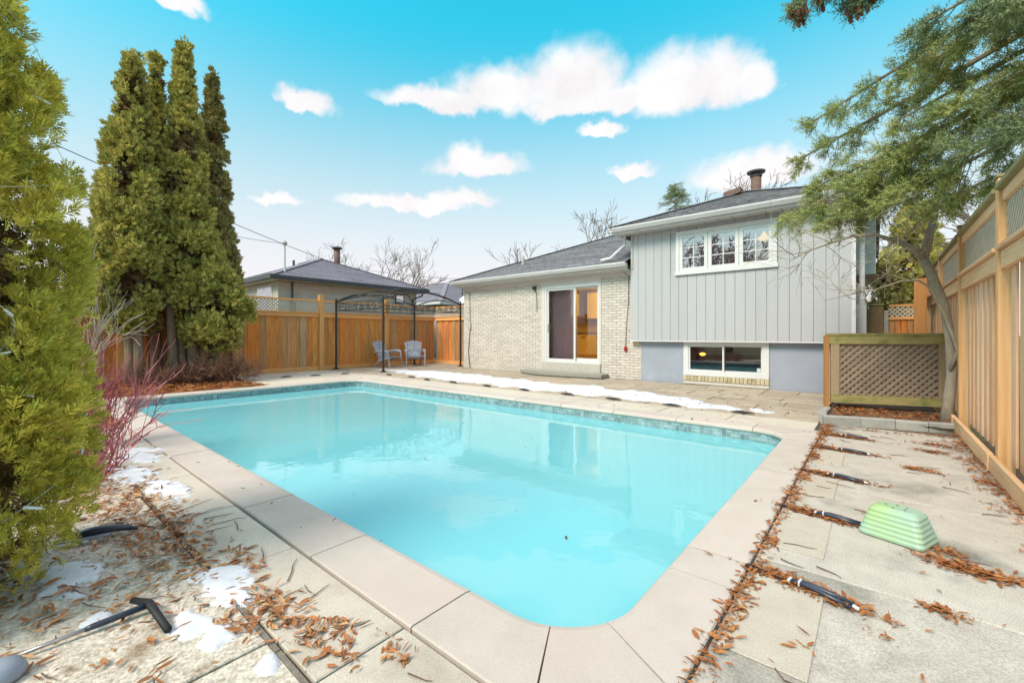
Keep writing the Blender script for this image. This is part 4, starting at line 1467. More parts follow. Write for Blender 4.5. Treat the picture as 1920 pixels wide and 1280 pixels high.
def fan_template(n, spread, w, droop=.12, seed=0):
    r = np.random.default_rng(seed)
    V, F = [], []
    for i in range(n):
        a = R(-spread + 2 * spread * i / (n - 1))
        l = (1 - .32 * abs(i - (n - 1) / 2) / (n / 2)) * r.uniform(.85, 1.05)
        d = np.array([math.cos(a), math.sin(a)])
        s = np.array([-d[1], d[0]]) * w * r.uniform(.8, 1.2)
        st = d * .12
        mid = d * l * .6
        tip = d * l
        zt = -droop * l
        zo = r.uniform(-.05, .05)
        k = len(V)
        V += [(*st, 0), (*(mid + s), zt * .3 + zo), (*tip, zt + zo), (*(mid - s), zt * .3 + zo)]
        F.append((k, k + 1, k + 2, k + 3))
    return np.array(V), np.array(F)


def frond_template(pairs, w, seed=0):
    r = np.random.default_rng(seed)
    V, F = [], []

    def lobe(p, a, l, wd, z):
        d = np.array([math.cos(a), math.sin(a)])
        sd_ = np.array([-d[1], d[0]]) * wd
        k = len(V)
        V.extend([(*p, 0), (*(p + d * l * .6 + sd_), z * .5), (*(p + d * l), z), (*(p + d * l * .6 - sd_), z * .5)])
        F.append((k, k + 1, k + 2, k + 3))
    lobe(np.array([0., 0.]), 0, 1.0, w, -.16)
    for i in range(pairs):
        x = .08 + .72 * i / pairs
        for sg in (-1, 1):
            l = (.62 - .40 * abs(i / pairs - .25)) * r.uniform(.75, 1.1) * (1 - .35 * i / pairs)
            lobe(np.array([x + .05 * (sg > 0), 0.]), sg * R(r.uniform(30, 48)), l, w * r.uniform(.8, 1.2), -.1 * l + r.uniform(-.05, .05))
    return np.array(V), np.array(F)


FAN7 = frond_template(4, .052, 3)
FAN5 = frond_template(2, .11, 4)


def rand_dirs(n_):
    return unit(rng.normal(size=(n_, 3)))


def cedar_clumps(base, height, prof, nclump, rc, per, sz, lean=(0, 0)):
    """foliage sprays gathered into clumps over a column; returns pos, axis, normal, size"""
    t = rng.uniform(0.0, 1, nclump) ** .85
    th = rng.uniform(0, 2 * math.pi, nclump)
    rad = np.array([prof(v) for v in t]) * rng.uniform(.72, 1.02, nclump)
    cz = t * height
    cc = np.stack([base[0] + rad * np.cos(th) + lean[0] * t, base[1] + rad * np.sin(th) + lean[1] * t, base[2] + cz], 1)
    rcs = rc * rng.uniform(.6, 1.25, nclump) * np.clip(1.15 - t * .75, .38, 1)
    P, A, Nn, S = [], [], [], []
    for c, r_, a in zip(cc, rcs, th):
        k = int(per * (r_ / rc) ** 2) + 6
        d = rand_dirs(k)
        out = np.array([math.cos(a), math.sin(a), .25])
        d = unit(d + out * .75)
        q = c + d * (r_ * rng.uniform(.55, 1.05, (k, 1))) * np.array([1, 1, 1.25])
        up = np.array([0, 0, 1.0])
        ax = unit(d * .7 + up * .75 + rng.normal(size=(k, 3)) * .28)
        nr = np.cross(ax, unit(rng.normal(size=(k, 3)) + np.cross(up, d) * .8))
        P.append(q); A.append(ax); Nn.append(nr); S.append(sz * rng.uniform(.65, 1.25, k))
    return np.concatenate(P), np.concatenate(A), np.concatenate(Nn), np.concatenate(S)


def cedar(label, base, height, rmax, nclump, rc, per, sz, mat, lean=(0, 0), tmpl=FAN5, low=.12, prof=None, trunks=((0, 0, .13),), z0=None, group='tall cedars'):
    t = thing('cedar_tree', base, label, 'tree', group)
    tr = MB()
    for dx, dy, r_ in trunks:
        pts = [(base[0] + dx * (1 - .3 * u) + lean[0] * u * .9, base[1] + dy * (1 - .3 * u) + lean[1] * u * .9, base[2] - .05 + height * .86 * u) for u in np.linspace(0, 1, 9)]
        tr.tube([(p_[0] + .05 * math.sin(i * 2.1), p_[1] + .04 * math.cos(i * 1.7), p_[2]) for i, p_ in enumerate(pts)], [r_ * (1.25 if i == 0 else 1 - i / 9.5) for i in range(9)], 9)
    tr.build('trunk', m_bark, t, True)
    if prof is None:
        def prof(v):
            z = low + v * (1 - low)
            return rmax * min(1, (z - low + .08) / .16) * max(0.05, (1 - z) ** .95) * 1.5 if z > .35 else rmax * min(1, .45 + (z - low) / .18)
    zb = low * height
    B = (base[0], base[1], base[2] + zb)
    P_, A_, N_, S_ = cedar_clumps(B, height - zb, prof, nclump, rc, per, sz, lean)
    V, F = scatter(*tmpl, P_, A_, N_, S_)
    obj_np('crown', V, F, mat, t)
    # dry, sparse inside
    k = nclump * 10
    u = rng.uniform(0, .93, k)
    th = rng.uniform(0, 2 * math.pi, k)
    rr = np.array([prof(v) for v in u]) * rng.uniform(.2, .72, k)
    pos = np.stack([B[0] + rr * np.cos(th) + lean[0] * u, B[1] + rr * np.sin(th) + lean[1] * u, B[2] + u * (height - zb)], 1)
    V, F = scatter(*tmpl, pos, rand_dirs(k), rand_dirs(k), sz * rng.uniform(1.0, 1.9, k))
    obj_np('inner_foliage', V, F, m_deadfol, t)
    return t


# tall cedars at the far left corner of the pool
cedar('tall bushy cedar, leftmost of the four columns behind the pool', (-13.2, 1.95, 0), 7.7, .74, 190, .27, 105, .15, m_cedar, lean=(-.05, .05), low=.17, trunks=((0, 0, .13), (.25, .1, .1)))
cedar('slim cedar between the leftmost column and the tallest one', (-13.95, 2.55, 0), 8.15, .36, 110, .23, 90, .15, m_cedar, low=.25)
cedar('tallest cedar column with bare trunks at its foot', (-13.1, 2.95, 0), 8.35, .50, 190, .26, 105, .15, m_cedar, lean=(-.1, .0), trunks=((0, -.25, .11), (.05, .15, .12), (-.1, -.05, .1)), low=.21)
cedar('darker brownish cedar, rightmost of the four columns', (-13.85, 3.75, 0), 8.3, .46, 150, .24, 95, .15, m_cedar2, low=.10)
cedar('low bright skirt of cedar bushing out right of the trunks', (-13.0, 3.55, 0), 4.4, .78, 140, .28, 95, .15, m_cedar, low=.2, lean=(-.2, -.30), trunks=((-.1, -.2, .09),))


# the big cedar close to the camera on the left
def nprof(v):
    return float(np.interp(v, [0, .04, .2, .4, .55, .66, .83, 1], [.34, .42, .50, .48, .51, .46, .30, .05]))


cedar('large bright green cedar filling the left edge near the camera', (-3.10, -.26, -.02), 3.15, .62, 520, .12, 72, .074, m_cedarn, tmpl=FAN7, low=.015, prof=nprof, trunks=((0, 0, .07), (.08, .05, .05)), group='near cedar')


# ---- conifer seen past the passage on the right, and low evergreen
cedar('yellow green cedar showing over the side gate', (.95, 19.2, 0), 5.4, 1.25, 120, .42, 70, .22, m_cedar, low=.05, group='trees beyond the yard')
cedar('dark evergreen bush just above the side gate', (.30, 15.6, 0), 3.0, .55, 70, .25, 60, .14, m_cedar2, low=.05, group='trees beyond the yard')


# ---- bare trees
def bare(mb, p, d, length, r, depth, spread=.55, kids=(2, 3), up=.15, nseg=3, n=5, rs=None, minr=.004, curl=.12):
    rs = rs or random
    pts, rad = [Vector(p)], [r]
    d = Vector(d).normalized()
    for i in range(nseg):
        d = (d + Vector((rs.gauss(0, curl), rs.gauss(0, curl), rs.gauss(0, curl) + up * .25))).normalized()
        pts.append(pts[-1] + d * (length / nseg))
        rad.append(max(minr, r * (1 - .42 * (i + 1) / nseg)))
    mb.tube(pts, rad, n if r > .02 else (4 if r > .01 else 3), cap=False)
    if depth <= 0:
        return
    for k in range(rs.randint(*kids)):
        j = rs.randint(max(1, nseg - 2), nseg)
        side = Vector((rs.gauss(0, 1), rs.gauss(0, 1), rs.gauss(0, .6)))
        side = (side - d * side.dot(d)).normalized()
        nd = (d + side * rs.uniform(spread * .6, spread * 1.5) + Vector((0, 0, up))).normalized()
        bare(mb, pts[j], nd, length * rs.uniform(.62, .85), rad[j] * rs.uniform(.6, .8), depth - 1, spread, kids, up, nseg, n, rs, minr, curl)


def bare_tree(label, base, trunk_h, r, depth, L0, seed, mat=m_twig, minr=.008, group='bare winter trees', spread=.55, kids=(2, 3)):
    rs = random.Random(seed)
    t = thing('bare_tree', base, label, 'tree', group)
    MB().tube([base, (base[0] + .1, base[1], base[2] + trunk_h)], [r * 1.2, r], 8).build('trunk', m_barkg, t, True)
    mb = MB()
    for k in range(4):
        a = k * math.pi / 2 + rs.random()
        bare(mb, (base[0] + .1, base[1], base[2] + trunk_h - .05 * k), (math.cos(a) * .7, math.sin(a) * .7, 1), L0, r * .7, depth, spread, kids, .12, 3, 5, rs, minr)
    mb.build('branches', mat, t, False)
    return t


bare_tree('round crowned bare tree behind the neighbour roof right of its flue', (-28.3, 19.5, 0), 2.2, .22, 5, 2.4, 3, minr=.011)
bare_tree('bare tree partly hidden behind the neighbour flue', (-31.5, 16.2, 0), 2.4, .2, 5, 2.2, 5, minr=.011)
bare_tree('low bare tree fading out over the farther purple grey roof', (-31.0, 26.5, 0), 1.8, .2, 5, 2.0, 6, minr=.011)
bare_tree('bare tree top behind the lower roof near the raised storey', (-12.3, 22.3, 0), 3.6, .2, 5, 1.7, 9, minr=.010)
bare_tree('bare twiggy tree peeking over the middle of the lower roof', (-15.2, 19.9, 0), 2.4, .2, 5, 1.5, 12, minr=.010)
bare_tree('bare tree peeking over the upper roof left of the flue', (-5.6, 24.0, 0), 5.0, .2, 5, 1.7, 15, minr=.012)
bare_tree('bare tree reaching above the new pine fence by the passage', (3.2, 15.5, 0), 2.6, .12, 5, 1.5, 21, minr=.007)
# these stand behind the photographer; the upper window mirrors them
bare_tree('dense bare tree mirrored in the left sash of the upper window', (-9.6, -9.5, 0), 3.0, .25, 6, 2.1, 31, mat=M('mirror_twig', (.36, .25, .24), (.46, .34, .32), scale=3, rough=.9), minr=.022, group='trees mirrored in the window')
bare_tree('dense bare tree mirrored in the middle sash of the upper window', (-7.4, -9.8, 0), 2.8, .25, 6, 2.0, 33, mat=bpy.data.materials['mirror_twig'], minr=.022, group='trees mirrored in the window')

# ---- small far spruce over the roof
def needle_template(n=15, L=.34, w=.055):
    V, F = [], []
    r = np.random.default_rng(5)
    for i in range(n):
        x0 = i / n * .95
        a = i * 2.4
        d = np.array([.62, math.cos(a) * .78, math.sin(a) * .78])
        s = np.array([.35, -math.sin(a) * .5, math.cos(a) * .5]) * w
        p0 = np.array([x0, 0, 0])
        k = len(V)
        ln = L * r.uniform(.8, 1.15) * (1 - .3 * i / n)
        V += [p0 - s, p0 + s, p0 + d * ln]
        F.append((k, k + 1, k + 2))
    return np.array(V), np.array(F)


NEED = needle_template()
sp = thing('far_spruce', (-7.9, 22.5, 0), 'small dark spruce top rising behind the upper roof', 'tree', 'trees beyond the yard')
MB().tube([(-7.9, 22.5, 0), (-7.9, 22.5, 9.0)], [.16, .012], 7).build('trunk', m_barkg, sp)
P_, A_ = [], []
br = MB()
for i in range(110):
    z = rng.uniform(5.5, 9.0)
    a = rng.uniform(0, 2 * math.pi)
    l = .10 + (9.2 - z) * .55 * rng.uniform(.7, 1.1)
    d = np.array([math.cos(a), math.sin(a), rng.uniform(-.25, .1)])
    br.tube([(-7.9, 22.5, z), tuple(np.array([-7.9, 22.5, z]) + d * l)], [.02, .006], 4, cap=False)
    k = int(l * 26) + 4
    u = rng.uniform(.1, 1, k)
    q = np.array([-7.9, 22.5, z]) + d * (l * u)[:, None] + rng.normal(size=(k, 3)) * .05
    P_.append(q)
    A_.append(unit(d + rng.normal(size=(k, 3)) * .55))
br.build('limbs', m_barkg, sp)
P_, A_ = np.concatenate(P_), np.concatenate(A_)
V, F = scatter(*NEED, P_, A_, rand_dirs(len(P_)), rng.uniform(.16, .30, len(P_)))
obj_np('crown', V, F, m_spruced, sp)

# ---- the big spruce leaning in over the right fence
sx = thing('spruce_tree', (3.2, 6.2, 0), 'big spruce reaching its branches over the right fence', 'tree')
MB().tube([(3.2, 6.2, -.05), (3.25, 6.2, 3), (3.2, 6.2, 9.5)], [.26, .22, .05], 12).build('trunk', m_barkg, sx, True)


def limb(start, tip, sag, n=16):
    s, t = np.array(start), np.array(tip)
    return np.array([s + (t - s) * u + np.array([0, 0, -sag * math.sin(math.pi * u) + .06 * u * u]) for u in np.linspace(0, 1, n)])


LIMBS = [  # start height, tip, sag, leafy from, density, mat, side length
    (4.6, (-.95, 7.30, 2.78), .10, .58, 1.3, 0, .55), (5.0, (-.89, 7.48, 3.62), .05, .55, .9, 0, .50), (4.2, (-.44, 7.21, 2.62), .05, .62, 1.5, 0, .55),
    (4.9, (-.10, 6.93, 3.05), .0, .55, 1.1, 0, .50), (5.2, (.36, 6.44, 4.0), .05, .45, 1.5, 0, .55), (4.6, (.55, 6.38, 3.40), .0, .45, 1.5, 0, .50),
    (3.6, (.45, 6.91, 2.58), .0, .55, 1.2, 0, .40), (3.9, (.62, 6.17, 2.95), .1, .35, 1.2, 1, .45), (3.6, (.80, 5.50, 2.95), .1, .3, 1.3, 1, .45),
    (5.6, (.35, 5.85, 4.15), .1, .35, 1.4, 1, .55), (5.0, (.80, 5.45, 3.85), .1, .3, 1.5, 1, .5), (6.8, (-.72, 6.17, 5.02), -.1, .70, 2.2, 2, .36), (6.6, (-.22, 6.38, 4.95), -.1, .70, 2.2, 2, .34),
    (5.4, (-.72, 7.1, 3.95), .0, .6, .9, 0, .42), (4.9, (.15, 6.7, 3.55), .05, .5, .5, 0, .4), (4.4, (-.65, 7.35, 3.15), .05, .62, 1.4, 0, .5), (4.1, (.20, 7.0, 2.75), .0, .6, .45, 0, .35)]
for sh, tip, sag, lf, dens, mi, sl in LIMBS:
    ln = limb((3.2, 6.2, sh), tip, sag)
    lo = MB().tube([tuple(p_) for p_ in ln], list(np.linspace(.055, .010, len(ln))), 6).build('limb', m_barkg, sx)
    P_, A_ = [], []
    tw = MB()
    nb_ = int(38 * dens)
    NG = 5
    for i in range(nb_):
        u = min(.995, lf + (1 - lf) * ((i * NG // nb_) + .62 + .17 * rng.normal()) / NG)
        f_ = u * (len(ln) - 1)
        j = min(int(f_), len(ln) - 2)
        p0 = ln[j] + (ln[j + 1] - ln[j]) * (f_ - j)
        d0 = unit((ln[j + 1] - ln[j])[None])[0]
        side = unit(np.cross(d0, rng.normal(size=3) * .5 + np.array([0, 0, 1.0]))[None])[0] * (1 if i % 2 else -1)
        l = sl * rng.uniform(.5, 1.1) * (1.05 - .75 * max(0, (u - .55) / .45) * .8)
        d1 = unit((d0 * .65 + side * .8 + np.array([0, 0, rng.uniform(-.55, .05)]))[None])[0]
        bend = np.array([0, 0, -.22 * l])
        pts = [p0 + d1 * l * v + bend * v * v for v in np.linspace(0, 1, 5)]
        tw.tube([tuple(q) for q in pts], list(np.linspace(.007, .0025, 5)), 3, cap=False)
        k = int(l * 95)
        v = 1 - np.abs(rng.normal(0, .34, k)).clip(0, .98)
        q = p0 + d1 * (l * v)[:, None] + bend * (v * v)[:, None]
        dd = unit(d1 + rng.normal(size=(k, 3)) * .75 + np.array([0, 0, .05]))
        P_.append(q + rng.normal(size=(k, 3)) * .022)
        A_.append(dd)
    tw.build('twigs', m_barkg, lo)
    P_, A_ = np.concatenate(P_), np.concatenate(A_)
    V, F = scatter(*NEED, P_, A_, rand_dirs(len(P_)), rng.uniform(.085, .16, len(P_)))
    obj_np('needles', V, F, (m_spruce, m_spruced, m_spruced)[mi], lo)
    if mi == 2:
        cm = MB()
        for _ in range(150):
            p0 = P_[rng.integers(len(P_))]
            L_ = rng.uniform(.08, .13)
            cm.tube([tuple(p0), tuple(p0 + np.array([0, 0, -.35 * L_])), tuple(p0 + np.array([.01, 0, -.8 * L_])), tuple(p0 + np.array([.01, 0, -L_]))], [.006, .022, .018, .004], 6)
        tag(cm.build('cones', m_cone, lo), kind='stuff')

# ---- the small leaning tree in the bed
lt = thing('leaning_tree', (.70, 7.78, 0), 'slender leaning bare tree rising in front of the lattice enclosure', 'tree')
rs = random.Random(4)
tk = [(.70, 7.80, -.03), (.725, 7.82, .3), (.755, 7.83, .66), (.74, 7.82, 1.07), (.68, 7.76, 1.54), (.54, 7.64, 1.97), (.46, 7.57, 2.17)]
MB().tube(tk, [.070, .058, .052, .049, .047, .048, .050], 12).build('trunk', m_barkg, lt, True)
fk = [(.47, 7.58, 2.12), (.52, 7.62, 2.35), (.57, 7.66, 2.6), (.62, 7.71, 2.97), (.60, 7.75, 3.3)]
MB().tube(fk, [.055, .048, .04, .028, .012], 9).build('fork', m_barkg, lt, True)
lb = [(.48, 7.58, 2.13), (.36, 7.49, 2.25), (.26, 7.41, 2.33), (.0, 7.19, 2.43), (-.22, 7.0, 2.41), (-.42, 6.84, 2.33), (-.65, 6.64, 2.22), (-.83, 6.49, 2.09)]
MB().tube(lb, [.05, .04, .034, .022, .016, .012, .008, .004], 8).build('side_branch', m_barkg, lt, True)
s2 = [(.735, 7.76, .72), (.80, 7.74, .95), (.77, 7.72, 1.07), (.67, 7.67, 1.41), (.53, 7.56, 1.76), (.42, 7.46, 1.84), (.25, 7.32, 1.83), (-.0, 7.12, 1.72), (-.25, 6.92, 1.66), (-.5, 6.72, 1.58)]
MB().tube(s2, [.022, .022, .022, .020, .016, .012, .011, .008, .005, .003], 7).build('side_stem', m_barkg, lt, True)
twg = MB()
for chain, cnt, L0 in ((lb, 26, .55), (s2[4:], 12, .4), (fk, 16, .55)):
    for _ in range(cnt):
        j = rs.randint(1, len(chain) - 2)
        p0 = Vector(chain[j]).lerp(Vector(chain[j + 1]), rs.random())
        d = Vector((rs.uniform(-1.2, .3), rs.uniform(-1.0, .4), rs.uniform(-.6, .7)))
        bare(twg, p0, d, rs.uniform(.5, 1.1) * L0, .0065, 2, .7, (1, 3), .05, 4, 4, rs, .0022, .22)
twg.build('twigs', m_barkg, lt)


# ---- shrubs
def stems(mb, base, n_, h, spread, r0, seed, depth=2, dirv=None, minr=.0018, L=None, up=.2, bent=.12):
    rs_ = random.Random(seed)
    for _ in range(n_):
        b0 = (base[0] + rs_.gauss(0, .14), base[1] + rs_.gauss(0, .14), base[2] - .03)
        a = rs_.uniform(0, 2 * math.pi)
        d = Vector((math.cos(a) * spread * rs_.random(), math.sin(a) * spread * rs_.random(), 1))
        if dirv:
            d += Vector(dirv) * rs_.random()
        bare(mb, b0, d, h * rs_.uniform(.45, .75), r0 * rs_.uniform(.7, 1.2), depth, .45, (2, 3), up, 4, 5, rs_, minr, bent)


dw = thing('red_dogwood', (-5.6, .5, 0), 'red stemmed leafless shrub arching over the pool walk beside the near cedar', 'shrub')
mb = MB()
stems(mb, (-6.2, .60, 0), 46, .88, .8, .0095, 5, 2, (.55, .45, 0), .0030, bent=.16)
stems(mb, (-5.1, .42, 0), 24, .55, 1.2, .008, 6, 2, (.6, .6, -.35), .0026, bent=.2)
stems(mb, (-4.5, .35, 0), 14, .42, 1.2, .007, 7, 2, (.5, .8, -.4), .0024, bent=.2)
mb.build('stems', m_redtwig, dw)
ps_ = thing('pale_bare_shrub', (-9.2, .85, 0), 'tall pale leafless shrub arching in front of the leftmost cedar column', 'shrub')
mb = MB()
stems(mb, (-9.2, .85, 0), 5, 1.9, .42, .011, 15, 3, (.12, .12, 0), .003, bent=.14)
mb.build('stems', m_paletwig, ps_)
bs = thing('brown_shrub', (-12.35, 3.35, 0), 'low dense brown leafless shrub at the foot of the cedars', 'shrub')
mb = MB()
stems(mb, (-12.2, 3.75, 0), 60, .52, 1.5, .007, 25, 3, None, .0042, up=.05, bent=.2)
stems(mb, (-12.4, 3.05, 0), 60, .50, 1.5, .007, 26, 3, None, .0042, up=.05, bent=.2)
stems(mb, (-12.5, 2.5, 0), 30, .40, 1.5, .007, 27, 3, None, .0042, up=.05, bent=.2)
mb.build('stems', m_brntwig, bs)

# ================================================================ LITTER, SNOW, SMALL THINGS
LEAF = (np.array([(0, 0, 0), (.35, .17, .05), (.75, .12, .09), (1, 0, .03), (.75, -.12, .09), (.35, -.17, .05), (.4, 0, -.02), (.75, 0, .03)]),
        np.array([(0, 6, 1, 1), (0, 5, 6, 6), (1, 6, 7, 2), (6, 5, 4, 7), (2, 7, 3, 3), (7, 4, 3, 3)]))
LEAF = (LEAF[0] * np.array([1, .75, 1]), np.array([(0, 6, 1), (0, 5, 6), (1, 6, 7), (1, 7, 2), (6, 5, 4), (6, 4, 7), (2, 7, 3), (7, 4, 3)]))


def litter(name, label, pts, size, mat, tilt=.35, zoff=.004):
    pts = np.array(pts)
    k = len(pts)
    th = rng.uniform(0, 2 * math.pi, k)
    ax = np.stack([np.cos(th), np.sin(th), rng.normal(0, tilt * .4, k)], 1)
    nr = np.stack([rng.normal(0, tilt, k), rng.normal(0, tilt, k), np.ones(k)], 1)
    s = size * rng.choice([.5, .8, 1.0, 1.25, 1.8], k) * rng.uniform(.8, 1.2, k)
    pos = np.concatenate([pts[:, :2], (pts[:, 2:3] if pts.shape[1] > 2 else 0) + zoff + rng.uniform(0, .008, (k, 1))], 1)
    V, F = scatter(*LEAF, pos, ax, nr, np.stack([s, s * rng.uniform(.7, 1.3, k), s], 1))
    return tag(obj_np(name, V, F, mat), label, 'leaves', kind='stuff')


def blob(cx, cy, sx_, sy_, n_, rot=0):
    q = rng.normal(size=(n_, 2)) * np.array([sx_, sy_])
    c_, s_ = math.cos(rot), math.sin(rot)
    return np.stack([cx + q[:, 0] * c_ - q[:, 1] * s_, cy + q[:, 0] * s_ + q[:, 1] * c_], 1)


pts = [np.stack([-.475 + np.abs(rng.normal(0, .028, 900)) * rng.choice([1, 1, 1, -.5], 900), rng.uniform(1.0, 6.9, 900)], 1)]
for _ in range(20):
    yy = rng.uniform(1.15, 6.8)
    pts.append(blob(-.44, yy, .022, .06, 45))
for yc in (2.36, 3.36, 4.37, 5.40, 6.15):
    pts.append(blob(-.22, yc - .015, .12, .022, 420, -.16))
    pts.append(blob(-.32, yc + .035, .06, .022, 150, -.1))
for cx, cy, a, c_, k in ((.36, 3.05, .09, .035, 420), (.30, 3.22, .05, .03, 90), (.22, 2.52, .04, .02, 90), (.30, 5.05, .06, .03, 180), (.42, 5.9, .07, .03, 160), (.5, 6.3, .1, .04, 160), (.1, 6.75, .22, .03, 90), (.55, 6.9, .12, .05, 110), (.03, 2.15, .02, .01, 12), (.15, 1.95, .03, .01, 10), (-.2, 1.9, .012, .01, 7)):
    pts.append(blob(cx, cy, a, c_, k, -.1))
pts.append(np.stack([.755 - np.abs(rng.normal(0, .045, 900)), rng.uniform(2.6, 7.3, 900)], 1))
for _ in range(14):
    pts.append(blob(.68, rng.uniform(2.8, 7.2), .06, .07, 45))
pts.append(np.stack([rng.uniform(-.45, .75, 50), rng.uniform(1.2, 7, 50)], 1))
litter('leaf_litter', 'orange brown dry leaves along the joints of the right deck', np.concatenate(pts), .029, m_leaf)
pts = [np.stack([rng.uniform(-.45, .74, 700), rng.uniform(7.5, 8.5, 700), np.full(700, .035)], 1)]
litter('bed_leaves', 'brown leaf bits on the planting bed by the leaning tree', np.concatenate(pts), .05, m_leaf)
pts = [blob(-3.7, .52, .5, .14, 800), blob(-3.0, .60, .32, .10, 330), blob(-2.62, .30, .3, .2, 130), blob(-4.6, .5, .5, .2, 420), blob(-2.2, .30, .4, .18, 80), blob(-1.85, .76, .16, .05, 150), blob(-2.45, .80, .10, .03, 60), blob(-1.62, .86, .05, .02, 45), blob(-2.0, .72, .12, .03, 60), blob(-1.55, .78, .10, .03, 60), blob(-2.75, .64, .25, .04, 110), blob(-2.75, -.05, .35, .2, 300), blob(-1.33, .92, .05, .02, 30), blob(-1.95, .60, .08, .025, 50)]
pts = np.concatenate(pts)
pts = pts[pts[:, 1] < 1.0]
litter('fallen_leaves', 'pale and rust brown fallen leaves below the near cedar', pts, .036, m_leafp, tilt=.5)
pts = np.stack([rng.uniform(-14, OX0 - .03, 7000), rng.uniform(-1, 3.9, 7000), np.full(7000, .012)], 1)
litter('orange_leaf_carpet', 'orange leaf carpet under the tall cedars', pts, .07, m_leaf, tilt=.5)
pts = np.stack([rng.uniform(-13.9, -1.2, 110), rng.uniform(6.4, 9.2, 110)], 1)
pts = np.concatenate([pts, blob(-2.2, 7.6, .9, .35, 90), blob(-1.3, 7.4, .3, .25, 50), np.stack([rng.uniform(-4, -.9, 20), rng.uniform(6.05, 6.4, 20)], 1), np.stack([rng.uniform(-9, -1.4, 12), rng.uniform(1.06, 1.36, 12)], 1)])
litter('scattered_leaves', 'dark leaf specks scattered over the snow and far coping', pts, .035, m_twiglit, zoff=.02)
pts = np.stack([rng.uniform(-9.5, -1.2, 16), rng.uniform(1.7, 5.8, 16), np.full(16, -.168)], 1)
litter('floating_leaves', 'a few dark leaf specks floating on the pool water', pts, .03, m_twiglit, tilt=.1)
# twigs
mb = MB()
rs = random.Random(8)
for _ in range(70):
    if rs.random() < .6:
        x, y = rs.uniform(-.4, .7), rs.uniform(1.3, 6.8)
    else:
        x, y = rs.uniform(-4, -1.2), rs.uniform(.05, .95)
    a = rs.uniform(-.7, .4) if x > -1 else rs.uniform(0, 3)
    l = rs.uniform(.04, .22)
    pts = [(x + math.cos(a) * l * u + rs.gauss(0, .006), y + math.sin(a) * l * u + rs.gauss(0, .006), .006) for u in (0, .35, .7, 1)]
    mb.tube(pts, [.003, .0028, .0022, .0012], 4)
tag(mb.build('fallen_twigs', m_twiglit), 'thin dark twigs lying on the concrete', 'twigs', kind='stuff')


# ---- snow: low drifts whose edges dive under the paving
def vnoise(x, y, s, seed):
    r = np.random.default_rng(seed)
    ph = r.uniform(0, 6.28, (10, 3))
    out = 0
    for i in range(10):
        a = ph[i, 0]
        k = s * (1 + .55 * i)
        out = out + np.sin((x * math.cos(a) + y * math.sin(a)) * k + ph[i, 1] + 1.3 * np.sin(x * k * .6 + ph[i, 2])) / (1 + .45 * i)
    return out / 3


def snow(label, x0, x1, y0, y1, fn, step, hgt, seed, nsc, amp=.34):
    nx, ny = int((x1 - x0) / step), int((y1 - y0) / step)
    gx, gy = np.meshgrid(np.linspace(x0, x1, nx + 1), np.linspace(y0, y1, ny + 1), indexing='ij')
    m = fn(gx, gy) + vnoise(gx, gy, nsc, seed) * amp
    z = np.where(m > 0, .003 + hgt * (1 - np.exp(-np.maximum(m, 0) * 2.2)), -.02)
    z = np.where((m > -.25) & (m <= 0), m * .09, z) + np.where(m > .05, vnoise(gx, gy, nsc * 4, seed + 1) * .002, 0)
    V = np.stack([gx, gy, z], -1).reshape(-1, 3)
    idx = np.arange((nx + 1) * (ny + 1)).reshape(nx + 1, ny + 1)
    keep = np.maximum.reduce([m[:-1, :-1], m[1:, :-1], m[1:, 1:], m[:-1, 1:]]) > -.2
    F = np.stack([idx[:-1, :-1], idx[1:, :-1], idx[1:, 1:], idx[:-1, 1:]], -1)[keep]
    used = np.unique(F)
    remap = np.zeros(len(V), int)
    remap[used] = np.arange(len(used))
    return tag(obj_np('snow', V[used], remap[F], m_snow, smooth=True), label, 'snow', kind='stuff')


def band(gx, gy):
    xs_ = np.array([-12.4, -11, -10, -8.5, -6.7, -4.6, -2.6, -1.6, -.9])
    lo_ = np.interp(gx, xs_, [8.0, 7.7, 7.45, 7.3, 7.2, 7.15, 7.05, 7.15, 7.45])
    hi_ = np.interp(gx, xs_, [8.6, 9.0, 9.1, 9.0, 8.75, 8.7, 8.05, 7.65, 7.4])
    return np.minimum((gy - lo_) / .35, (hi_ - gy) / .35) * .8 - .28


snow('long thin band of snow on the patio along the far pool edge', -12.6, -.8, 6.5, 9.6, band, .035, .010, 3, 4.2, .62)
PATCH = [(-2.30, .66, .20, .10), (-2.08, .50, .12, .07), (-1.93, .54, .07, .06), (-2.95, .22, .16, .10), (-4.05, .82, .28, .10), (-4.7, .72, .3, .12), (-5.4, .85, .45, .14), (-1.62, .60, .07, .05), (-2.40, .26, .05, .04), (-1.35, 1.0, .0, .0)]


def patches(gx, gy):
    m = np.full(gx.shape, -9.)
    for cx, cy, a, c_ in PATCH:
        if a:
            m = np.maximum(m, 1 - np.sqrt(((gx - cx) / a) ** 2 + ((gy - cy) / c_) ** 2))
    return m * 1.1


snow('melting snow patches among the leaves under the near cedar', -6.1, -1.3, .05, 1.1, patches, .012, .012, 9, 15., .75)

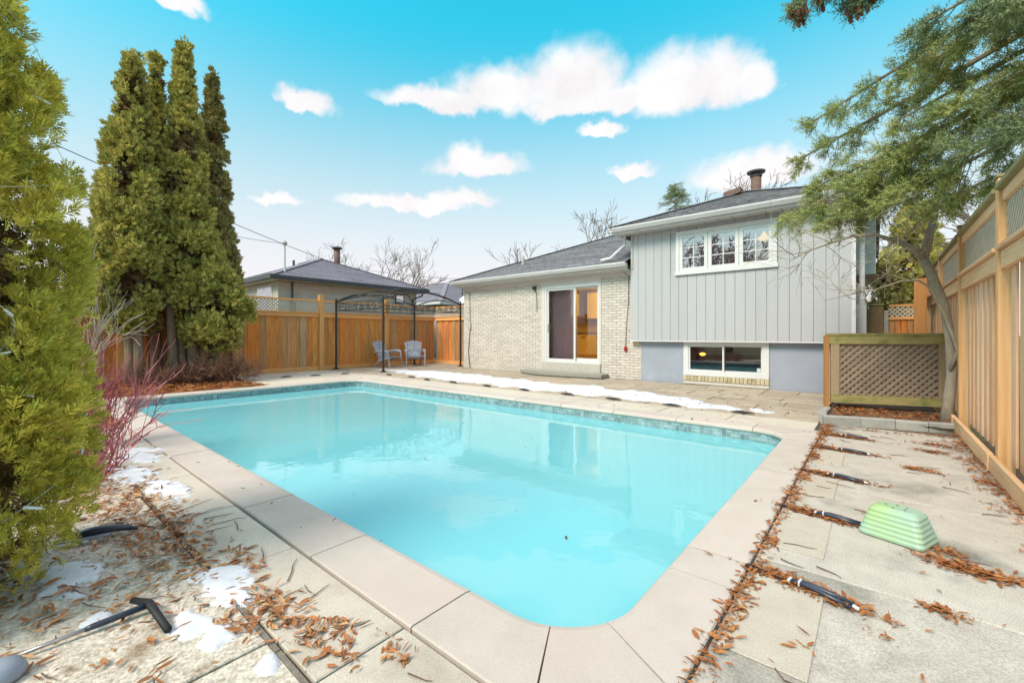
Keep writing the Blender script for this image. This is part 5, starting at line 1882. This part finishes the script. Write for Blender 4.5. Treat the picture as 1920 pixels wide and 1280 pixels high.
# ---- cover straps
def strap(label, loc, rz, tip=True):
    t = thing('cover_strap', (0, 0, 0), label, 'strap', 'pool cover straps on the deck')
    MB().bar((0, 0, .008), (.20, .004, .009), .022, .006).build('webbing', m_black, t)
    MB().bar((.0, -.016, .007), (.18, -.018, .007), .012, .005).build('webbing', m_black, t)
    for s_ in (-.010, .008):
        MB().tube([(.20, s_, .014), (.26, s_ + .003, .022), (.33, s_ * 1.6, .018), (.43, s_ * 2.2 - .006, .012)], [.008, .011, .011, .008], 8).build('spring_tube', m_spring, t, True)
    MB().bbox(.185, .197, -.018, .02, .004, .022, .002).build('clip', m_clip, t)
    MB().bbox(.228, .238, -.018, .02, .008, .032, .002).build('clip', m_clip, t)
    if tip:
        MB().tube([(.43, -.01, .012), (.452, -.012, .010)], [.010, .007], 8).build('end_cap', m_clip, t)
    t.location = loc
    t.rotation_euler.z = rz
    return t


names = ['black strap nearest the camera on the right deck', 'black strap whose end runs up to the green planter', 'black strap among leaves, third from the camera on the right deck', 'black strap fourth from the camera on the right deck', 'farthest black strap on the right deck near the kerb']
s0 = None
for (y, nm) in zip((2.40, 3.39, 4.41, 5.42, 6.2), names):
    if s0 is None:
        s0 = strap(nm, (-.49, y, 0), R(-11))
    else:
        o = copy_tree(s0)
        for a, c_ in zip(s0.children, o.children):
            c_.matrix_parent_inverse = a.matrix_parent_inverse.copy()
        o['label'] = nm
        o.location = (-.48, y, 0)
        o.rotation_euler.z = R(random.uniform(-14, -6))
bl = MB()
bl.tube([(-.16, 0, .01), (-.05, .02, .016), (.06, .01, .014), (.15, -.015, .01)], [.008, .018, .018, .008], 6)
bl.tube([(-.12, -.03, .009), (.02, -.035, .012), (.13, -.02, .01)], [.005, .010, .005], 5)
bl0 = bl.build('cover_strap', m_black, at0=True)
FX_ = [-1.47, -2.5, -3.53, -4.48, -5.54, -6.6, -7.71, -8.69, -9.55, -10.6]
ordn = ['first', 'second', 'third', 'fourth', 'fifth', 'sixth', 'seventh', 'eighth', 'ninth', 'tenth']
for i, x in enumerate(FX_):
    o = bl0 if i == 0 else bl0.copy()
    if i:
        C.objects.link(o)
    o.location = (x, 6.98 if i < 8 else 7.15, .012)
    o.rotation_euler = (0, 0, R(random.uniform(-12, 14)))
    tag(o, f'small black strap end on the far coping, {ordn[i]} from the lattice enclosure', 'strap', 'strap ends along the far coping')
for i, (x, y) in enumerate(((-11.84, 6.5), (-12.0, 5.7), (-12.2, 5.0))):
    o = bl0.copy()
    C.objects.link(o)
    o.location = (x, y, .012)
    o.rotation_euler = (0, 0, R(90 + random.uniform(-12, 14)))
    tag(o, f'small black strap end before the cedar fence, {ordn[i]} from the front pergola post', 'strap', 'strap ends before the cedar fence')
# tools lying left
tt = thing('t_handle_tool', (-2.3, .3, 0), 'T shaped black handled tool lying among snow and leaves', 'tool')
a, c_ = Vector((-2.33, .02, .012)), Vector((-2.31, .40, .03))
MB().tube([a, a.lerp(c_, .55)], [.006, .008], 8).build('shaft', m_steel, tt, True)
MB().tube([a.lerp(c_, .5), a.lerp(c_, .55), c_], [.008, .012, .013], 10).build('grip', m_spring, tt, True)
MB().tube([(-2.39, .36, .035), (-2.31, .40, .036), (-2.07, .415, .022)], [.013, .015, .013], 10).build('crossbar', m_black, tt, True)
hs = thing('dark_strap_loop', (-3.3, .4, 0), 'dark blue strap loop lying on leaves against the near cedar', 'strap')
MB().tube([(-3.42, .22, .03), (-3.36, .34, .05), (-3.33, .44, .045), (-3.30, .52, .02)], [.012, .024, .022, .008], 8).build('loop', m_spring, hs, True)
MB().bar((-3.40, .20, .02), (-3.30, .40, .03), .04, .008).build('webbing', m_bluegrey, hs)
gl = thing('garden_light', (-2.23, .0, 0), 'blue grey domed garden light at the bottom left corner', 'light')
MB().lathe((-2.23, .0, -.01), [(.012, -.05), (.012, .01), (.06, .015), (.064, .03), (.05, .06), (.025, .075), (.005, .08)], 18).build('dome', m_bluegrey, gl, True)

# ---- green planter upside down
gp = thing('upturned_planter', (.08, 3.30, 0), 'pale green ribbed plastic planter lying upside down on the deck', 'planter')
gp.rotation_euler.z = 0
V_, F_ = [], []
LV = 13
for i in range(LV + 1):
    u = i / LV
    z = .004 + .165 * u
    rib = .004 * (1 if i % 2 else 0) if i < LV - 1 else -.003
    hx = (.148 - .045 * u ** 1.1 + rib)
    hyy = (.120 - .05 * u ** 1.1 + rib)
    if i == LV:
        hx -= .014
        hyy -= .014
    r_ = .03
    ring_ = rrect(-hx, hx, -hyy, hyy, r_, 3)
    V_ += [(x, y, z) for x, y in ring_]
nr_ = len(ring_)
for i in range(LV):
    F_ += [(i * nr_ + j, i * nr_ + (j + 1) % nr_, (i + 1) * nr_ + (j + 1) % nr_, (i + 1) * nr_ + j) for j in range(nr_)]
F_.append(tuple(range(LV * nr_, (LV + 1) * nr_)))
rz_ = R(-20)
V_ = [(.10 + x * math.cos(rz_) - y * math.sin(rz_), 3.30 + x * math.sin(rz_) + y * math.cos(rz_), z) for x, y, z in V_]
MB().add(V_, F_).build('tub', m_green, gp, False)
hl = MB()
for x, y in ((-.05, .02), (.0, .03), (.04, .01), (-.02, -.03), (.03, -.035)):
    hl.lathe((.10 + x, 3.30 + y, .1693), [(.006, 0), (.006, .0006)], 8)
hl.build('drain_holes', m_black, gp)

# ---- string lights on the near cedar
sl_ = thing('string_lights', (-3.0, -.2, 0), 'white mini light string hung over the near cedar', 'lights')
rs = random.Random(3)
cb, bu = MB(), []
pts = []
for i in range(70):
    u = i / 69
    a = R(35) + 2.6 * math.sin(u * 9.0) * .22 + R(20) * math.sin(u * 23)
    z = 2.6 - 2.2 * u
    r_ = nprof(z / 3.15) * .92 + .075
    pts.append(Vector((-3.10 + r_ * math.cos(a), -.26 + r_ * math.sin(a), z)))
MB().tube(pts, .0013, 4).build('cable', m_clip, sl_)
for i in range(3, 70, 5):
    d = Vector((rs.uniform(.3, 1), rs.uniform(-.2, .8), rs.uniform(-.5, .3))).normalized()
    MB().tube([pts[i], pts[i] + d * .02, pts[i] + d * .06], [.007, .007, .004], 6).build('bulb', m_bulb, sl_)
